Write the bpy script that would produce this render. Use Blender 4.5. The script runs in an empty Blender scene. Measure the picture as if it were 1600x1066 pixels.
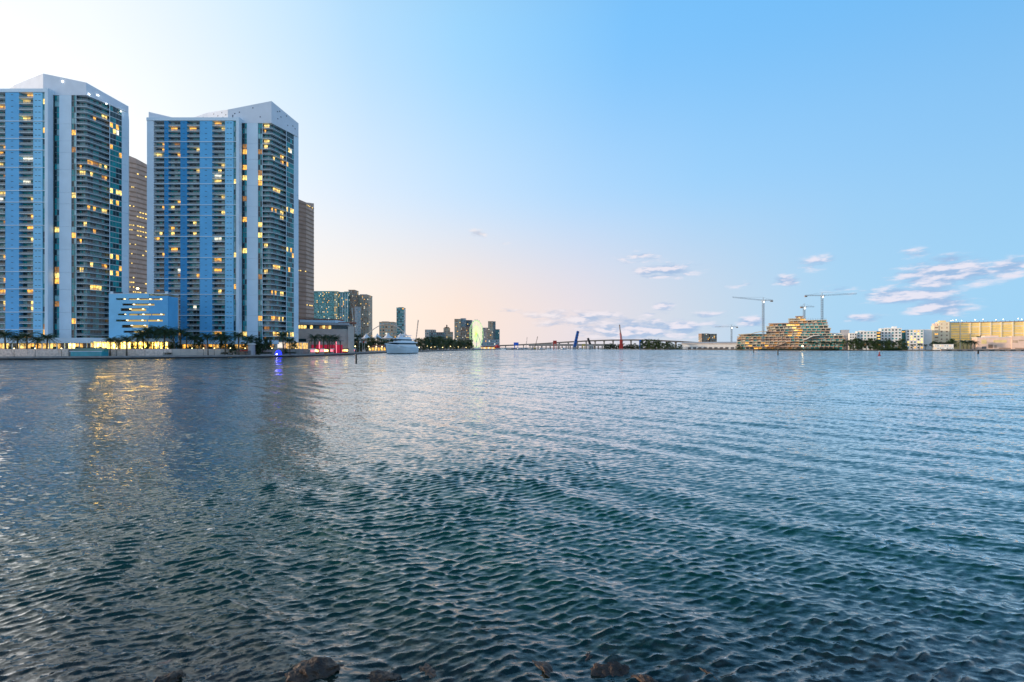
import bpy, math, random
import numpy as np
from mathutils import Vector, Matrix, noise as mnoise

# ------------------------------------------------------------------ camera, sky, sun, exposure
C = bpy.context.scene.collection
SC = bpy.context.scene
R = math.radians
F, HZ, CAMH = 720.0, 543.0, 5.0           # focal length (px of a 1600 wide frame), horizon row, eye height

cam_d = bpy.data.cameras.new('camera')
cam = bpy.data.objects.new('camera', cam_d); C.objects.link(cam)
cam.location = (0, 0, CAMH); cam.rotation_euler = (R(90), 0, 0)
cam_d.sensor_width = 36.0; cam_d.lens = 36.0 * F / 1600.0
cam_d.shift_y = (HZ - 533.0) / 1600.0
cam_d.clip_start = 0.3; cam_d.clip_end = 30000
SC.camera = cam

SUN_AZ, SUN_EL, GLOW_AZ = R(-90), R(6.0), R(-80)           # azimuth measured from +Y towards +X
SUN_V = Vector((math.sin(SUN_AZ)*math.cos(SUN_EL), math.cos(SUN_AZ)*math.cos(SUN_EL), math.sin(SUN_EL)))

def srgb(r, g, b):
    f = lambda c: (c/255/12.92) if c/255 <= .04045 else ((c/255+.055)/1.055)**2.4
    return (f(r), f(g), f(b), 1)

world = bpy.data.worlds.new('World'); SC.world = world; world.use_nodes = True
nt = world.node_tree; nt.nodes.clear()
def N(t, **kw):
    n = nt.nodes.new(t)
    for k, v in kw.items(): setattr(n, k, v)
    return n
def LK(a, b): nt.links.new(a, b)
def M(op, a, b=None, c=None, clamp=False):
    n = N('ShaderNodeMath', operation=op, use_clamp=clamp)
    for i, v in enumerate((a, b, c)):
        if v is None: continue
        if isinstance(v, (int, float)): n.inputs[i].default_value = v
        else: LK(v, n.inputs[i])
    return n.outputs[0]
def smooth(v, a, b):
    n = N('ShaderNodeMapRange', interpolation_type='SMOOTHSTEP')
    LK(v, n.inputs[0]); n.inputs[1].default_value = a; n.inputs[2].default_value = b
    return n.outputs[0]
def ramp(v, stops):
    n = N('ShaderNodeValToRGB'); e = n.color_ramp.elements
    while len(e) < len(stops): e.new(0.5)
    for el, (p, c) in zip(e, stops): el.position = p; el.color = srgb(*c)
    LK(v, n.inputs[0]); return n.outputs[0]
def mixc(f, a, b):
    n = N('ShaderNodeMix', data_type='RGBA')
    for s, v in ((n.inputs[0], f), (n.inputs[6], a), (n.inputs[7], b)):
        if hasattr(v, 'is_linked'): LK(v, s)
        else: s.default_value = v
    return n.outputs[2]
tc = N('ShaderNodeTexCoord')
nrm = N('ShaderNodeVectorMath', operation='NORMALIZE'); LK(tc.outputs['Generated'], nrm.inputs[0])
dt = N('ShaderNodeVectorMath', operation='DOT_PRODUCT'); LK(nrm.outputs[0], dt.inputs[0])
dt.inputs[1].default_value = (math.sin(GLOW_AZ), math.cos(GLOW_AZ), 0.12)
sep = N('ShaderNodeSeparateXYZ'); LK(nrm.outputs[0], sep.inputs[0])
cpos = M('MULTIPLY_ADD', dt.outputs['Value'], 0.5, 0.5)          # 0 away from the sunset .. 1 towards it
el = M('ARCSINE', sep.outputs[2]); az = M('ARCTAN2', sep.outputs[0], sep.outputs[1])
low = ramp(cpos, [(0, (244,230,228)), (.09, (196,218,234)), (.196, (156,206,240)), (.295, (168,209,238)), (.396, (198,213,230)), (.523, (229,219,224)), (.645, (249,227,213)), (.742, (253,238,224)), (.85, (254,246,238))])  # unseen end of these ramps brightened to light the camera-facing facades
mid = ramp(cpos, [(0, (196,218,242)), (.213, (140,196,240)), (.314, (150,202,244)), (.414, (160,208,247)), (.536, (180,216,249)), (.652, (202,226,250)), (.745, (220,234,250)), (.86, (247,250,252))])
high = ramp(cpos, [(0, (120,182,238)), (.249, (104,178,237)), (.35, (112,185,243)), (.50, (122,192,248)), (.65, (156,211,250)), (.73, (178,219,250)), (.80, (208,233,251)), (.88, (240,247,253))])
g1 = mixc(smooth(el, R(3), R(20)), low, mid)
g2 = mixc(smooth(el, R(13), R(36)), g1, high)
zen = ramp(cpos, [(0, (62,108,164)), (.5, (52,99,158)), (1, (80,120,168))])
g2 = mixc(smooth(el, R(33), R(62)), g2, zen)
sky = N('ShaderNodeTexSky', sky_type='NISHITA', sun_disc=False)
sky.sun_elevation = SUN_EL; sky.sun_rotation = SUN_AZ
skym = N('ShaderNodeMix', data_type='RGBA', blend_type='MULTIPLY'); skym.inputs[0].default_value = 1
LK(sky.outputs[0], skym.inputs[6]); skym.inputs[7].default_value = (.1, .1, .1, 1)
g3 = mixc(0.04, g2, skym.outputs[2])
# cumulus banks near the horizon: soft ellipses broken up by noise, in azimuth and elevation
cv = N('ShaderNodeCombineXYZ'); LK(M('MULTIPLY', az, 14), cv.inputs[0]); LK(M('MULTIPLY', el, 46), cv.inputs[1])
nz = N('ShaderNodeTexNoise'); nz.inputs['Scale'].default_value = 1.7; nz.inputs['Detail'].default_value = 6; nz.inputs['Roughness'].default_value = .58
LK(cv.outputs[0], nz.inputs['Vector'])
clouds = [(1480,428,80,15,1),(1418,461,74,10,1),(1468,478,48,11,1),(1575,419,36,10,1),(1484,408,28,7,.7),(1228,440,18,7,.9),(1273,410,24,8,.6),
          (1040,424,44,8,.75),(1004,402,32,6,.5),(1040,478,17,5,.6),(858,492,34,6,.6),(922,497,40,8,.75),(990,516,80,11,1),(1050,513,60,9,.8),
          (868,506,30,4,.6),(745,366,12,5,.5),(781,379,13,4,.45),(1172,503,20,6,.8),(1110,492,30,4,.4),(1015,491,24,4,.45),(1150,446,22,4,.35),(1420,396,26,6,.4),
          (1310,452,26,4,.4),(1345,497,34,4,.5),(800,486,22,3,.3)]
Mx = None
for (x, y, w, h, s) in clouds:
    a0 = math.atan((x-800)/F); e0 = math.atan((HZ-y)/F*math.cos(a0))
    ra = w/F*math.cos(a0)**2*1.55; re = h/F*math.cos(a0)*2.1
    dx = M('MULTIPLY', M('SUBTRACT', az, a0), 1/ra); dy = M('MULTIPLY', M('SUBTRACT', el, e0), 1/re)
    d = M('SQRT', M('ADD', M('MULTIPLY', dx, dx), M('MULTIPLY', dy, dy)))
    m = M('MULTIPLY', M('SUBTRACT', 1.0, d), s)
    Mx = m if Mx is None else M('MAXIMUM', Mx, m)
dens = M('ADD', Mx, M('MULTIPLY', M('SUBTRACT', nz.outputs[0], 0.54), 2.1))
cl = smooth(dens, -0.05, 0.6)
cl = M('MULTIPLY', M('MULTIPLY', cl, smooth(Mx, -0.05, 0.22)), .92)
nz2 = N('ShaderNodeTexNoise'); nz2.inputs['Scale'].default_value = 1.7; nz2.inputs['Detail'].default_value = 5
cv2 = N('ShaderNodeVectorMath', operation='ADD'); LK(cv.outputs[0], cv2.inputs[0]); cv2.inputs[1].default_value = (-.12, .38, 0)
LK(cv2.outputs[0], nz2.inputs['Vector'])
lit = smooth(M('SUBTRACT', nz.outputs[0], nz2.outputs[0]), -.10, .13)
cwarm = mixc(smooth(cpos, .35, .72), srgb(228,224,236), srgb(238,228,226))
cdark = mixc(smooth(cpos, .35, .72), srgb(152,182,218), srgb(192,196,210))
ccol = mixc(lit, cdark, cwarm)
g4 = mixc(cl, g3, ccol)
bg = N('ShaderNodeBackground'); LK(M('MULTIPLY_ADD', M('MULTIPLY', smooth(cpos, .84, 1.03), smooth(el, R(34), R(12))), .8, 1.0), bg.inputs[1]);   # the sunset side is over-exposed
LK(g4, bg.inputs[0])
wo = N('ShaderNodeOutputWorld'); LK(bg.outputs[0], wo.inputs[0])

sd = bpy.data.lights.new('sun', 'SUN'); sd.energy = 3.0; sd.angle = R(3); sd.color = (1, .76, .54)
sun = bpy.data.objects.new('sun', sd); C.objects.link(sun)
sun.rotation_euler = (-SUN_V).to_track_quat('-Z', 'Y').to_euler()

SC.view_settings.view_transform = 'Standard'; SC.view_settings.look = 'None'
SC.view_settings.exposure = 0.12; SC.view_settings.gamma = 1.0
SC.cycles.max_bounces = 6; SC.cycles.diffuse_bounces = 2; SC.cycles.glossy_bounces = 3
SC.cycles.transparent_max_bounces = 8; SC.cycles.transmission_bounces = 4
SC.cycles.sample_clamp_indirect = 6

# ------------------------------------------------------------------ helpers
def W(px, py, Y): return ((px-800)/F*Y, Y, CAMH+(HZ-py)/F*Y)
def WX(px, Y): return (px-800)/F*Y
def WZ(py, Y): return CAMH+(HZ-py)/F*Y

MATS = {}
def mat(name, col, rough=.7, var=.12, scale=.4, metal=0.0, emit=None, es=0.0, bump=0.0, spec=.4, stretch=(1,1,1), sample=True, col2=None):
    m = bpy.data.materials.new(name); m.use_nodes = True; MATS[name] = m
    t = m.node_tree; b = t.nodes['Principled BSDF']
    b.inputs['Roughness'].default_value = rough; b.inputs['Metallic'].default_value = metal
    b.inputs['Specular IOR Level'].default_value = spec
    g = t.nodes.new('ShaderNodeNewGeometry'); mp = t.nodes.new('ShaderNodeMapping'); mp.inputs['Scale'].default_value = stretch
    t.links.new(g.outputs['Position'], mp.inputs['Vector'])
    n = t.nodes.new('ShaderNodeTexNoise'); n.inputs['Scale'].default_value = scale; n.inputs['Detail'].default_value = 5
    t.links.new(mp.outputs[0], n.inputs['Vector'])
    r = t.nodes.new('ShaderNodeValToRGB'); e = r.color_ramp.elements
    e[0].position, e[1].position = .3, .72
    c = col[:3]; c2 = col2[:3] if col2 else tuple(x*(1+var) for x in c)
    e[0].color = (*[x*(1-var) for x in c], 1); e[1].color = (*c2, 1)
    t.links.new(n.outputs[0], r.inputs[0]); t.links.new(r.outputs[0], b.inputs['Base Color'])
    if bump:
        bp = t.nodes.new('ShaderNodeBump'); bp.inputs['Strength'].default_value = bump; bp.inputs['Distance'].default_value = .1
        t.links.new(n.outputs[0], bp.inputs['Height']); t.links.new(bp.outputs[0], b.inputs['Normal'])
    if emit:
        b.inputs['Emission Color'].default_value = (*emit[:3], 1); b.inputs['Emission Strength'].default_value = es
        if name.startswith('lit_') or name in ('podium_light', 'podium_soft', 'lobby_light'):
            n2 = t.nodes.new('ShaderNodeTexNoise'); n2.inputs['Scale'].default_value = .9; n2.inputs['Detail'].default_value = 3
            t.links.new(g.outputs['Position'], n2.inputs['Vector'])
            mr = t.nodes.new('ShaderNodeMapRange'); mr.inputs[1].default_value = .34; mr.inputs[2].default_value = .68; mr.inputs[3].default_value = es*.22; mr.inputs[4].default_value = es*1.35
            t.links.new(n2.outputs[0], mr.inputs[0]); t.links.new(mr.outputs[0], b.inputs['Emission Strength'])
        if not sample: m.cycles.emission_sampling = 'NONE'
    return m

class MB:
    def __init__(s): s.v = []; s.f = []; s.m = []
    def quad(s, a, b, c, d, m=0):
        k = len(s.v); s.v += [tuple(a), tuple(b), tuple(c), tuple(d)]; s.f.append((k, k+1, k+2, k+3)); s.m.append(m)
    def tri(s, a, b, c, m=0):
        k = len(s.v); s.v += [tuple(a), tuple(b), tuple(c)]; s.f.append((k, k+1, k+2)); s.m.append(m)
    def box(s, x0, x1, y0, y1, z0, z1, m=0):
        k = len(s.v)
        s.v += [(x0,y0,z0),(x1,y0,z0),(x1,y1,z0),(x0,y1,z0),(x0,y0,z1),(x1,y0,z1),(x1,y1,z1),(x0,y1,z1)]
        for q in ((0,1,5,4),(1,2,6,5),(2,3,7,6),(3,0,4,7),(4,5,6,7),(3,2,1,0)):
            s.f.append(tuple(k+i for i in q)); s.m.append(m)
        return s
    def prism(s, poly, z0, z1, m=0, mtop=None):
        """poly counter-clockwise; z0/z1 numbers or lists"""
        n = len(poly); k = len(s.v)
        Z0 = z0 if isinstance(z0, (list, tuple)) else [z0]*n
        Z1 = z1 if isinstance(z1, (list, tuple)) else [z1]*n
        s.v += [(p[0], p[1], z) for p, z in zip(poly, Z0)] + [(p[0], p[1], z) for p, z in zip(poly, Z1)]
        for i in range(n):
            j = (i+1) % n; s.f.append((k+i, k+j, k+n+j, k+n+i)); s.m.append(m)
        s.f.append(tuple(k+n+i for i in range(n))); s.m.append(m if mtop is None else mtop)
        s.f.append(tuple(k+i for i in reversed(range(n)))); s.m.append(m)
        return s
    def tube(s, pts, rad, n=6, m=0, cap=True):
        rings = []
        P = [Vector(p) for p in pts]
        if not isinstance(rad, (list, tuple)): rad = [rad]*len(P)
        for i, p in enumerate(P):
            d = (P[min(i+1, len(P)-1)] - P[max(i-1, 0)]).normalized()
            u = d.cross(Vector((0, 0, 1)))
            if u.length < 1e-3: u = Vector((1, 0, 0))
            u.normalize(); w = d.cross(u).normalized()
            k = len(s.v)
            for j in range(n):
                a = 2*math.pi*j/n
                s.v.append(tuple(p + (u*math.cos(a) + w*math.sin(a))*rad[i]))
            rings.append(k)
        for a, b in zip(rings, rings[1:]):
            for j in range(n):
                s.f.append((a+j, a+(j+1) % n, b+(j+1) % n, b+j)); s.m.append(m)
        if cap:
            s.f.append(tuple(rings[0]+j for j in reversed(range(n)))); s.m.append(m)
            s.f.append(tuple(rings[-1]+j for j in range(n))); s.m.append(m)
        return s
    def lathe(s, prof, n=12, m=0, c=(0, 0)):
        k0 = len(s.v)
        for (r, z) in prof:
            for j in range(n):
                a = 2*math.pi*j/n; s.v.append((c[0]+r*math.cos(a), c[1]+r*math.sin(a), z))
        for i in range(len(prof)-1):
            for j in range(n):
                a = k0+i*n; s.f.append((a+j, a+(j+1) % n, a+n+(j+1) % n, a+n+j)); s.m.append(m)
        s.f.append(tuple(k0+j for j in reversed(range(n)))); s.m.append(m)
        t = k0+(len(prof)-1)*n; s.f.append(tuple(t+j for j in range(n))); s.m.append(m)
        return s
    def mesh(s, name, mats, smooth=False):
        me = bpy.data.meshes.new(name); me.from_pydata(s.v, [], s.f)
        ms = mats if isinstance(mats, (list, tuple)) else [mats]
        for q in ms: me.materials.append(MATS[q] if isinstance(q, str) else q)
        if len(ms) > 1: me.polygons.foreach_set('material_index', s.m)
        if smooth: me.polygons.foreach_set('use_smooth', [True]*len(s.f))
        me.update(); return me
    def build(s, name, mats, parent=None, loc=(0, 0, 0), smooth=False):
        return link(name, s.mesh(name, mats, smooth), parent, loc)
def link(name, me, parent=None, loc=(0, 0, 0)):
    o = bpy.data.objects.new(name, me); C.objects.link(o); o.location = loc
    if parent: o.parent = parent
    return o
LABELS = set()
def tag(o, label, cat, group=None, kind=None):
    o['label'] = label; o['category'] = cat
    if label in LABELS: print('DUPLICATE LABEL', label)
    LABELS.add(label)
    if group: o['group'] = group
    if kind: o['kind'] = kind
    return o
def thing(name, label, cat, loc=(0, 0, 0), rz=0.0, group=None):
    o = bpy.data.objects.new(name, None); C.objects.link(o); o.location = loc; o.rotation_euler = (0, 0, rz)
    o.empty_display_size = .5
    return tag(o, label, cat, group)
def struct(o): o['kind'] = 'structure'; return o
def stuff(o): o['kind'] = 'stuff'; return o
ORD = ('first second third fourth fifth sixth seventh eighth ninth tenth eleventh twelfth thirteenth fourteenth fifteenth sixteenth seventeenth eighteenth nineteenth twentieth '
       'twenty-first twenty-second twenty-third twenty-fourth twenty-fifth twenty-sixth twenty-seventh twenty-eighth twenty-ninth thirtieth').split()

# ------------------------------------------------------------------ materials
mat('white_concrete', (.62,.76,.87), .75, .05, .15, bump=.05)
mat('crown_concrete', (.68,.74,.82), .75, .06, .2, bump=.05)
mat('blue_deep', (.012,.25,.54), .55, .08, .2)
mat('blue_mid', (.10,.43,.76), .55, .07, .2)
mat('blue_pale', (.21,.57,.84), .55, .07, .2)
mat('slab_grey', (.62,.70,.74), .7, .08, .5)
mat('tower_core', (.06,.09,.11), .7, .2, .3)
mat('mullion', (.25,.33,.38), .4, .05, .5, metal=.3)
mat('vent_dark', (.03,.05,.09), .6, .1)
mat('glass_dark', (.012,.045,.055), .08, .5, .25, spec=.6)
mat('glass_teal', (.010,.27,.29), .10, .45, .25, spec=.6)
mat('glass_pale', (.25,.48,.50), .15, .3, .3, spec=.6)
mat('lit_amber', (.4,.2,.05), .5, .2, emit=(1,.46,.07), es=1.6, sample=False)
mat('lit_yellow', (.4,.3,.1), .5, .2, emit=(1,.66,.18), es=1.8, sample=False)
mat('lit_white', (.4,.4,.35), .5, .2, emit=(1,.93,.72), es=1.25, sample=False)
mat('lit_dim', (.3,.15,.05), .5, .2, emit=(.8,.33,.07), es=.42, sample=False)
mat('lit_violet', (.2,.05,.3), .5, .2, emit=(.45,.1,.8), es=.5, sample=False)
mat('lit_green', (.1,.3,.1), .5, .2, emit=(.15,.7,.25), es=.5, sample=False)
mat('lit_blue', (.1,.1,.4), .5, .2, emit=(.06,.1,1), es=.9, sample=False)
mat('deck_glow', (.5,.35,.1), .5, .3, .15, emit=(1,.62,.18), es=.5, sample=False)
mat('garage_lamp', (.8,.7,.4), .5, 0, emit=(1,.80,.38), es=7.0)
mat('deck_wall_glow', (.6,.5,.3), .8, .4, .12, emit=(1,.68,.22), es=.45)
mat('podium_light', (.5,.4,.2), .5, .2, emit=(1,.72,.22), es=5.0)
mat('lobby_light', (.5,.4,.2), .5, .2, emit=(1,.60,.10), es=11.0)
mat('podium_soft', (.5,.35,.15), .5, .3, .5, emit=(1,.55,.13), es=1.1)
mat('lamp_glow', (.8,.7,.5), .5, 0, emit=(1,.76,.36), es=12.0)
mat('lamp_white', (.8,.8,.8), .5, 0, emit=(1,.97,.85), es=7.0, sample=False)
mat('lamp_far', (.8,.7,.5), .5, 0, emit=(1,.75,.3), es=6.0, sample=False)
mat('blue_glow', (.02,.02,.5), .5, 0, emit=(.01,.02,1), es=3.2)
mat('red_glow', (.5,.05,.1), .5, .2, emit=(1,.03,.10), es=.22)
mat('pink_glow', (.6,.2,.3), .5, .2, emit=(1,.22,.28), es=1.6)
mat('green_glow', (.2,.5,.1), .5, .1, emit=(.38,1,.10), es=1.8, sample=False)
mat('pale_green_glow', (.5,.6,.4), .5, .1, emit=(.55,1,.25), es=.8, sample=False)
mat('stone_pink', (.86,.66,.55), .8, .25, 1.2, bump=.2)
mat('stone_grey', (.33,.32,.32), .85, .2, .8)
mat('pool_teal', (.03,.33,.42), .3, .2, .5)
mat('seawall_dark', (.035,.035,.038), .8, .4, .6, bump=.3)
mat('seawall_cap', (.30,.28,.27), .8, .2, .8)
mat('pavement', (.26,.24,.23), .85, .15, .5)
mat('grass', (.05,.09,.03), .9, .3, .4)
mat('earth', (.13,.11,.085), .9, .35, .2)
mat('travertine', (.60,.41,.32), .85, .16, .25)
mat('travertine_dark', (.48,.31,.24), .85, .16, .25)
mat('beige', (.60,.51,.44), .8, .1, .3)
mat('tan', (.60,.42,.28), .8, .12, .2)
mat('brown', (.36,.23,.16), .8, .15, .2)
mat('rust_roof', (.30,.10,.06), .8, .3, .5)
mat('grey_wall', (.42,.42,.44), .8, .1, .2)
mat('dark_grey', (.16,.17,.18), .7, .15, .3)
mat('white_wall', (.86,.84,.80), .75, .05, .2)
mat('cream_wall', (.88,.74,.52), .75, .07, .2)
mat('yellow_wall', (.90,.68,.30), .75, .10, .25)
mat('pink_wall', (.90,.64,.50), .75, .07, .2)
mat('green_glass', (.05,.26,.26), .2, .35, .1, spec=.6)
mat('teal_tower', (.06,.32,.32), .25, .3, .06, spec=.6)
mat('pale_strip', (.45,.50,.36), .5, .1, .1)
mat('trunk', (.11,.085,.06), .9, .25, 1.5, bump=.3)
mat('palm_leaf', (.030,.064,.024), .6, .4, .8)
mat('leaf_dark', (.020,.048,.016), .6, .5, .5)
mat('leaf_mid', (.040,.085,.022), .6, .5, .5)
mat('leaf_olive', (.075,.095,.030), .6, .4, .5)
mat('steel_grey', (.20,.22,.25), .5, .15, .5, metal=.4)
mat('crane_yellow', (.60,.42,.10), .5, .15, .5)
mat('crane_white', (.60,.62,.62), .5, .1, .5)
mat('red_paint', (.62,.05,.03), .5, .15, .3)
mat('blue_paint', (.02,.12,.42), .5, .15, .3)
mat('bright_blue', (.03,.16,.75), .5, .15, .3)
mat('dark_steel', (.06,.055,.05), .6, .2, .5, metal=.3)
mat('bridge_concrete', (.54,.40,.31), .85, .12, .1)
mat('boat_white', (.90,.91,.92), .3, .04, .3, spec=.5)
mat('boat_blue_grey', (.72,.79,.83), .3, .06, .3)
mat('boat_window', (.02,.05,.08), .1, .2, .5)
mat('tent_white', (.82,.79,.78), .7, .04, .3)
mat('orange_brick', (.56,.38,.28), .85, .25, .3)
mat('raw_concrete', (.66,.58,.44), .85, .25, .3)
mat('rock', (.05,.028,.02), .5, .6, 4, bump=1.0, col2=(.10,.062,.042))
mat('drowned_rock', (.030,.020,.018), .4, .7, 2.2, bump=1.0, col2=(.55,.27,.18), spec=.4)
mat('seabed', (.10,.06,.045), .9, .5, 1.2, bump=.5)

# railing glass: half see-through
m = bpy.data.materials.new('railing_glass'); m.use_nodes = True; MATS['railing_glass'] = m
t = m.node_tree; b = t.nodes['Principled BSDF']; b.inputs['Roughness'].default_value = .25
nn = t.nodes.new('ShaderNodeTexNoise'); nn.inputs['Scale'].default_value = .6
rr = t.nodes.new('ShaderNodeValToRGB'); rr.color_ramp.elements[0].color = (.20,.26,.29,1); rr.color_ramp.elements[1].color = (.30,.38,.42,1)
t.links.new(nn.outputs[0], rr.inputs[0]); t.links.new(rr.outputs[0], b.inputs['Base Color'])
tr = t.nodes.new('ShaderNodeBsdfTransparent'); mx = t.nodes.new('ShaderNodeMixShader'); mx.inputs[0].default_value = .55
t.links.new(tr.outputs[0], mx.inputs[1]); t.links.new(b.outputs[0], mx.inputs[2]); t.links.new(mx.outputs[0], t.nodes['Material Output'].inputs[0])

# ------------------------------------------------------------------ water
def seabed_z(x, y):
    d = np.maximum(y - 6.0 + 0.35*np.sin(x*0.6+1) + .25*np.sin(x*1.7), -3)
    return np.where(d < 0, -0.10 - d*0.35, -0.08 - np.minimum(d, 12)*0.16)
def make_water():
    rng = np.random.default_rng(4)
    r = [4.0]
    while r[-1] < 12000: r.append(r[-1]*(1+min(.03, .0030*max(1, r[-1]/50))))
    r = np.array(r)
    a = np.linspace(R(-78), R(78), 860)
    RR, AA = np.meshgrid(r, a, indexing='ij')
    X = RR*np.sin(AA); Y = RR*np.cos(AA)
    dr = np.gradient(r)[:, None] * np.ones_like(AA); da = RR*(a[1]-a[0]); cell = np.maximum(dr, da*.8)
    Z = np.zeros_like(X); ZS = np.zeros_like(X); DX = np.zeros_like(X); DY = np.zeros_like(X)
    waves = []
    # heading (deg from -Y, the way towards the camera), spread, wavelength range, count, slope each
    for head, spread, l0, l1, n, sl in ((8, 34, .10, .17, 36, .034), (24, 15, .16, .30, 36, .044), (-22, 16, .17, .34, 24, .034), (10, 26, .36, .85, 24, .012), (-20, 28, .9, 2.2, 16, .009), (-48, 10, 2.0, 3.6, 10, .020), (24, 25, 8, 18, 5, .008)):
        for i in range(n):
            lam = l0*(l1/l0)**rng.random(); th = R(head + rng.normal()*spread*.6)
            waves.append((lam, math.sin(th), -math.cos(th), sl*rng.uniform(.6, 1.4), rng.random()*6.283))
    # slowly varying wind patches so that the ripples come and go
    patch = .78 + .3*np.sin(X*.11+Y*.07+1.3)*np.sin(Y*.13-X*.05) + .22*np.sin(X*.31-Y*.22+.4)
    for lam, kx, ky, sl, ph in waves:
        k = 2*math.pi/lam; amp = sl/k
        w = np.clip((lam/cell-2.6)/2.4, 0, 1)
        if lam < 1.3: w = w*patch
        ang = k*(X*kx+Y*ky)+ph
        dz = w*amp*np.sin(ang); q = .9*w*amp*np.cos(ang)
        if lam < .9: ZS += dz
        else: Z += dz
        DX += q*kx; DY += q*ky
    sig = .008; Z += ZS + .30*np.clip(ZS*ZS/sig - sig, -1, .05)      # peaked crests, flat troughs
    Xf, Yf = X+DX, Y+DY
    depth = -seabed_z(X, Y) + .05*np.maximum(Y-6.0, 0)**2
    n0, n1 = X.shape
    co = np.stack([Xf, Yf, Z], -1).reshape(-1, 3).astype(np.float32)
    idx = np.arange(n0*n1).reshape(n0, n1)
    q = np.stack([idx[:-1, :-1], idx[:-1, 1:], idx[1:, 1:], idx[1:, :-1]], -1).reshape(-1, 4)
    me = bpy.data.meshes.new('water'); me.vertices.add(len(co)); me.vertices.foreach_set('co', co.ravel())
    me.loops.add(q.size); me.loops.foreach_set('vertex_index', q.ravel().astype(np.int32))
    me.polygons.add(len(q)); me.polygons.foreach_set('loop_start', np.arange(0, q.size, 4, dtype=np.int32))
    me.polygons.foreach_set('use_smooth', np.ones(len(q), bool))
    at = me.attributes.new('depth', 'FLOAT', 'POINT'); at.data.foreach_set('value', np.clip(depth, 0, 50).ravel().astype(np.float32))
    me.update(calc_edges=True); me.validate()
    m = bpy.data.materials.new('water'); m.use_nodes = True; t = m.node_tree; t.nodes.clear()
    nd = lambda ty: t.nodes.new(ty); lk = t.links.new
    out = nd('ShaderNodeOutputMaterial')
    geo = nd('ShaderNodeNewGeometry')
    def noise(sx, sy, sc, det, rot=0):
        mp = nd('ShaderNodeMapping'); mp.inputs['Scale'].default_value = (sx, sy, 1); mp.inputs['Rotation'].default_value = (0, 0, R(rot))
        lk(geo.outputs['Position'], mp.inputs['Vector'])
        n = nd('ShaderNodeTexNoise'); n.inputs['Scale'].default_value = sc; n.inputs['Detail'].default_value = det; n.inputs['Roughness'].default_value = .55
        lk(mp.outputs[0], n.inputs['Vector']); return n
    ln = nd('ShaderNodeVectorMath'); ln.operation = 'LENGTH'; lk(geo.outputs['Position'], ln.inputs[0])
    def fade(a, b, va, vb):
        f = nd('ShaderNodeMapRange'); f.interpolation_type = 'SMOOTHSTEP'; lk(ln.outputs['Value'], f.inputs[0])
        f.inputs[1].default_value = a; f.inputs[2].default_value = b; f.inputs[3].default_value = va; f.inputs[4].default_value = vb
        return f.outputs[0]
    def slope(n, amp, lean=.5):
        s = nd('ShaderNodeVectorMath'); s.operation = 'SUBTRACT'; lk(n.outputs['Color'], s.inputs[0]); s.inputs[1].default_value = (.5, lean, .5)
        v = nd('ShaderNodeVectorMath'); v.operation = 'MULTIPLY'; lk(s.outputs[0], v.inputs[0]); v.inputs[1].default_value = (1, 1, 0)
        c = nd('ShaderNodeVectorMath'); c.operation = 'SCALE'; lk(v.outputs[0], c.inputs[0])
        if isinstance(amp, float): c.inputs['Scale'].default_value = amp
        else: lk(amp, c.inputs['Scale'])
        return c.outputs[0]
    s1 = slope(noise(2.4, 5.6, 1.3, 4, 12), fade(6, 45, .85, .95), .53)      # fine ripples
    s2 = slope(noise(.35, 1.0, .9, 3, -14), fade(18, 160, .0, 1.5), .54)     # chop too small for the far mesh
    s3 = slope(noise(.03, .11, .6, 3, 10), fade(60, 500, .0, .7), .54)      # wind streaks far out
    s0 = slope(noise(5, 11, 1.5, 3, -20), fade(6, 26, .55, .0))          # capillary ripples at the foot of the shore
    a0 = nd('ShaderNodeVectorMath'); a0.operation = 'ADD'; lk(s0, a0.inputs[0]); lk(s1, a0.inputs[1])
    ad = nd('ShaderNodeVectorMath'); ad.operation = 'ADD'; lk(a0.outputs[0], ad.inputs[0]); lk(s2, ad.inputs[1])
    ad3 = nd('ShaderNodeVectorMath'); ad3.operation = 'ADD'; lk(ad.outputs[0], ad3.inputs[0]); lk(s3, ad3.inputs[1])
    ad2 = nd('ShaderNodeVectorMath'); ad2.operation = 'ADD'; lk(ad3.outputs[0], ad2.inputs[0]); lk(geo.outputs['Normal'], ad2.inputs[1])
    nm = nd('ShaderNodeVectorMath'); nm.operation = 'NORMALIZE'; lk(ad2.outputs[0], nm.inputs[0])
    body = nd('ShaderNodeBsdfDiffuse'); body.inputs['Color'].default_value = (.001, .062, .037, 1); lk(nm.outputs[0], body.inputs['Normal'])
    refr = nd('ShaderNodeBsdfTransparent'); refr.inputs['Color'].default_value = (.80, .86, .82, 1)
    at_n = nd('ShaderNodeAttribute'); at_n.attribute_name = 'depth'
    ex = nd('ShaderNodeMath'); ex.operation = 'MULTIPLY'; lk(at_n.outputs['Fac'], ex.inputs[0]); ex.inputs[1].default_value = -.75
    ee = nd('ShaderNodeMath'); ee.operation = 'EXPONENT'; lk(ex.outputs[0], ee.inputs[0])
    mb = nd('ShaderNodeMixShader'); lk(ee.outputs[0], mb.inputs[0]); lk(body.outputs[0], mb.inputs[1]); lk(refr.outputs[0], mb.inputs[2])
    gl = nd('ShaderNodeBsdfGlossy'); gl.inputs['Color'].default_value = (1, .985, .985, 1); gl.inputs['Roughness'].default_value = .06; lk(nm.outputs[0], gl.inputs['Normal'])
    fr = nd('ShaderNodeFresnel'); fr.inputs['IOR'].default_value = 1.33; lk(nm.outputs[0], fr.inputs['Normal'])
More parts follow.
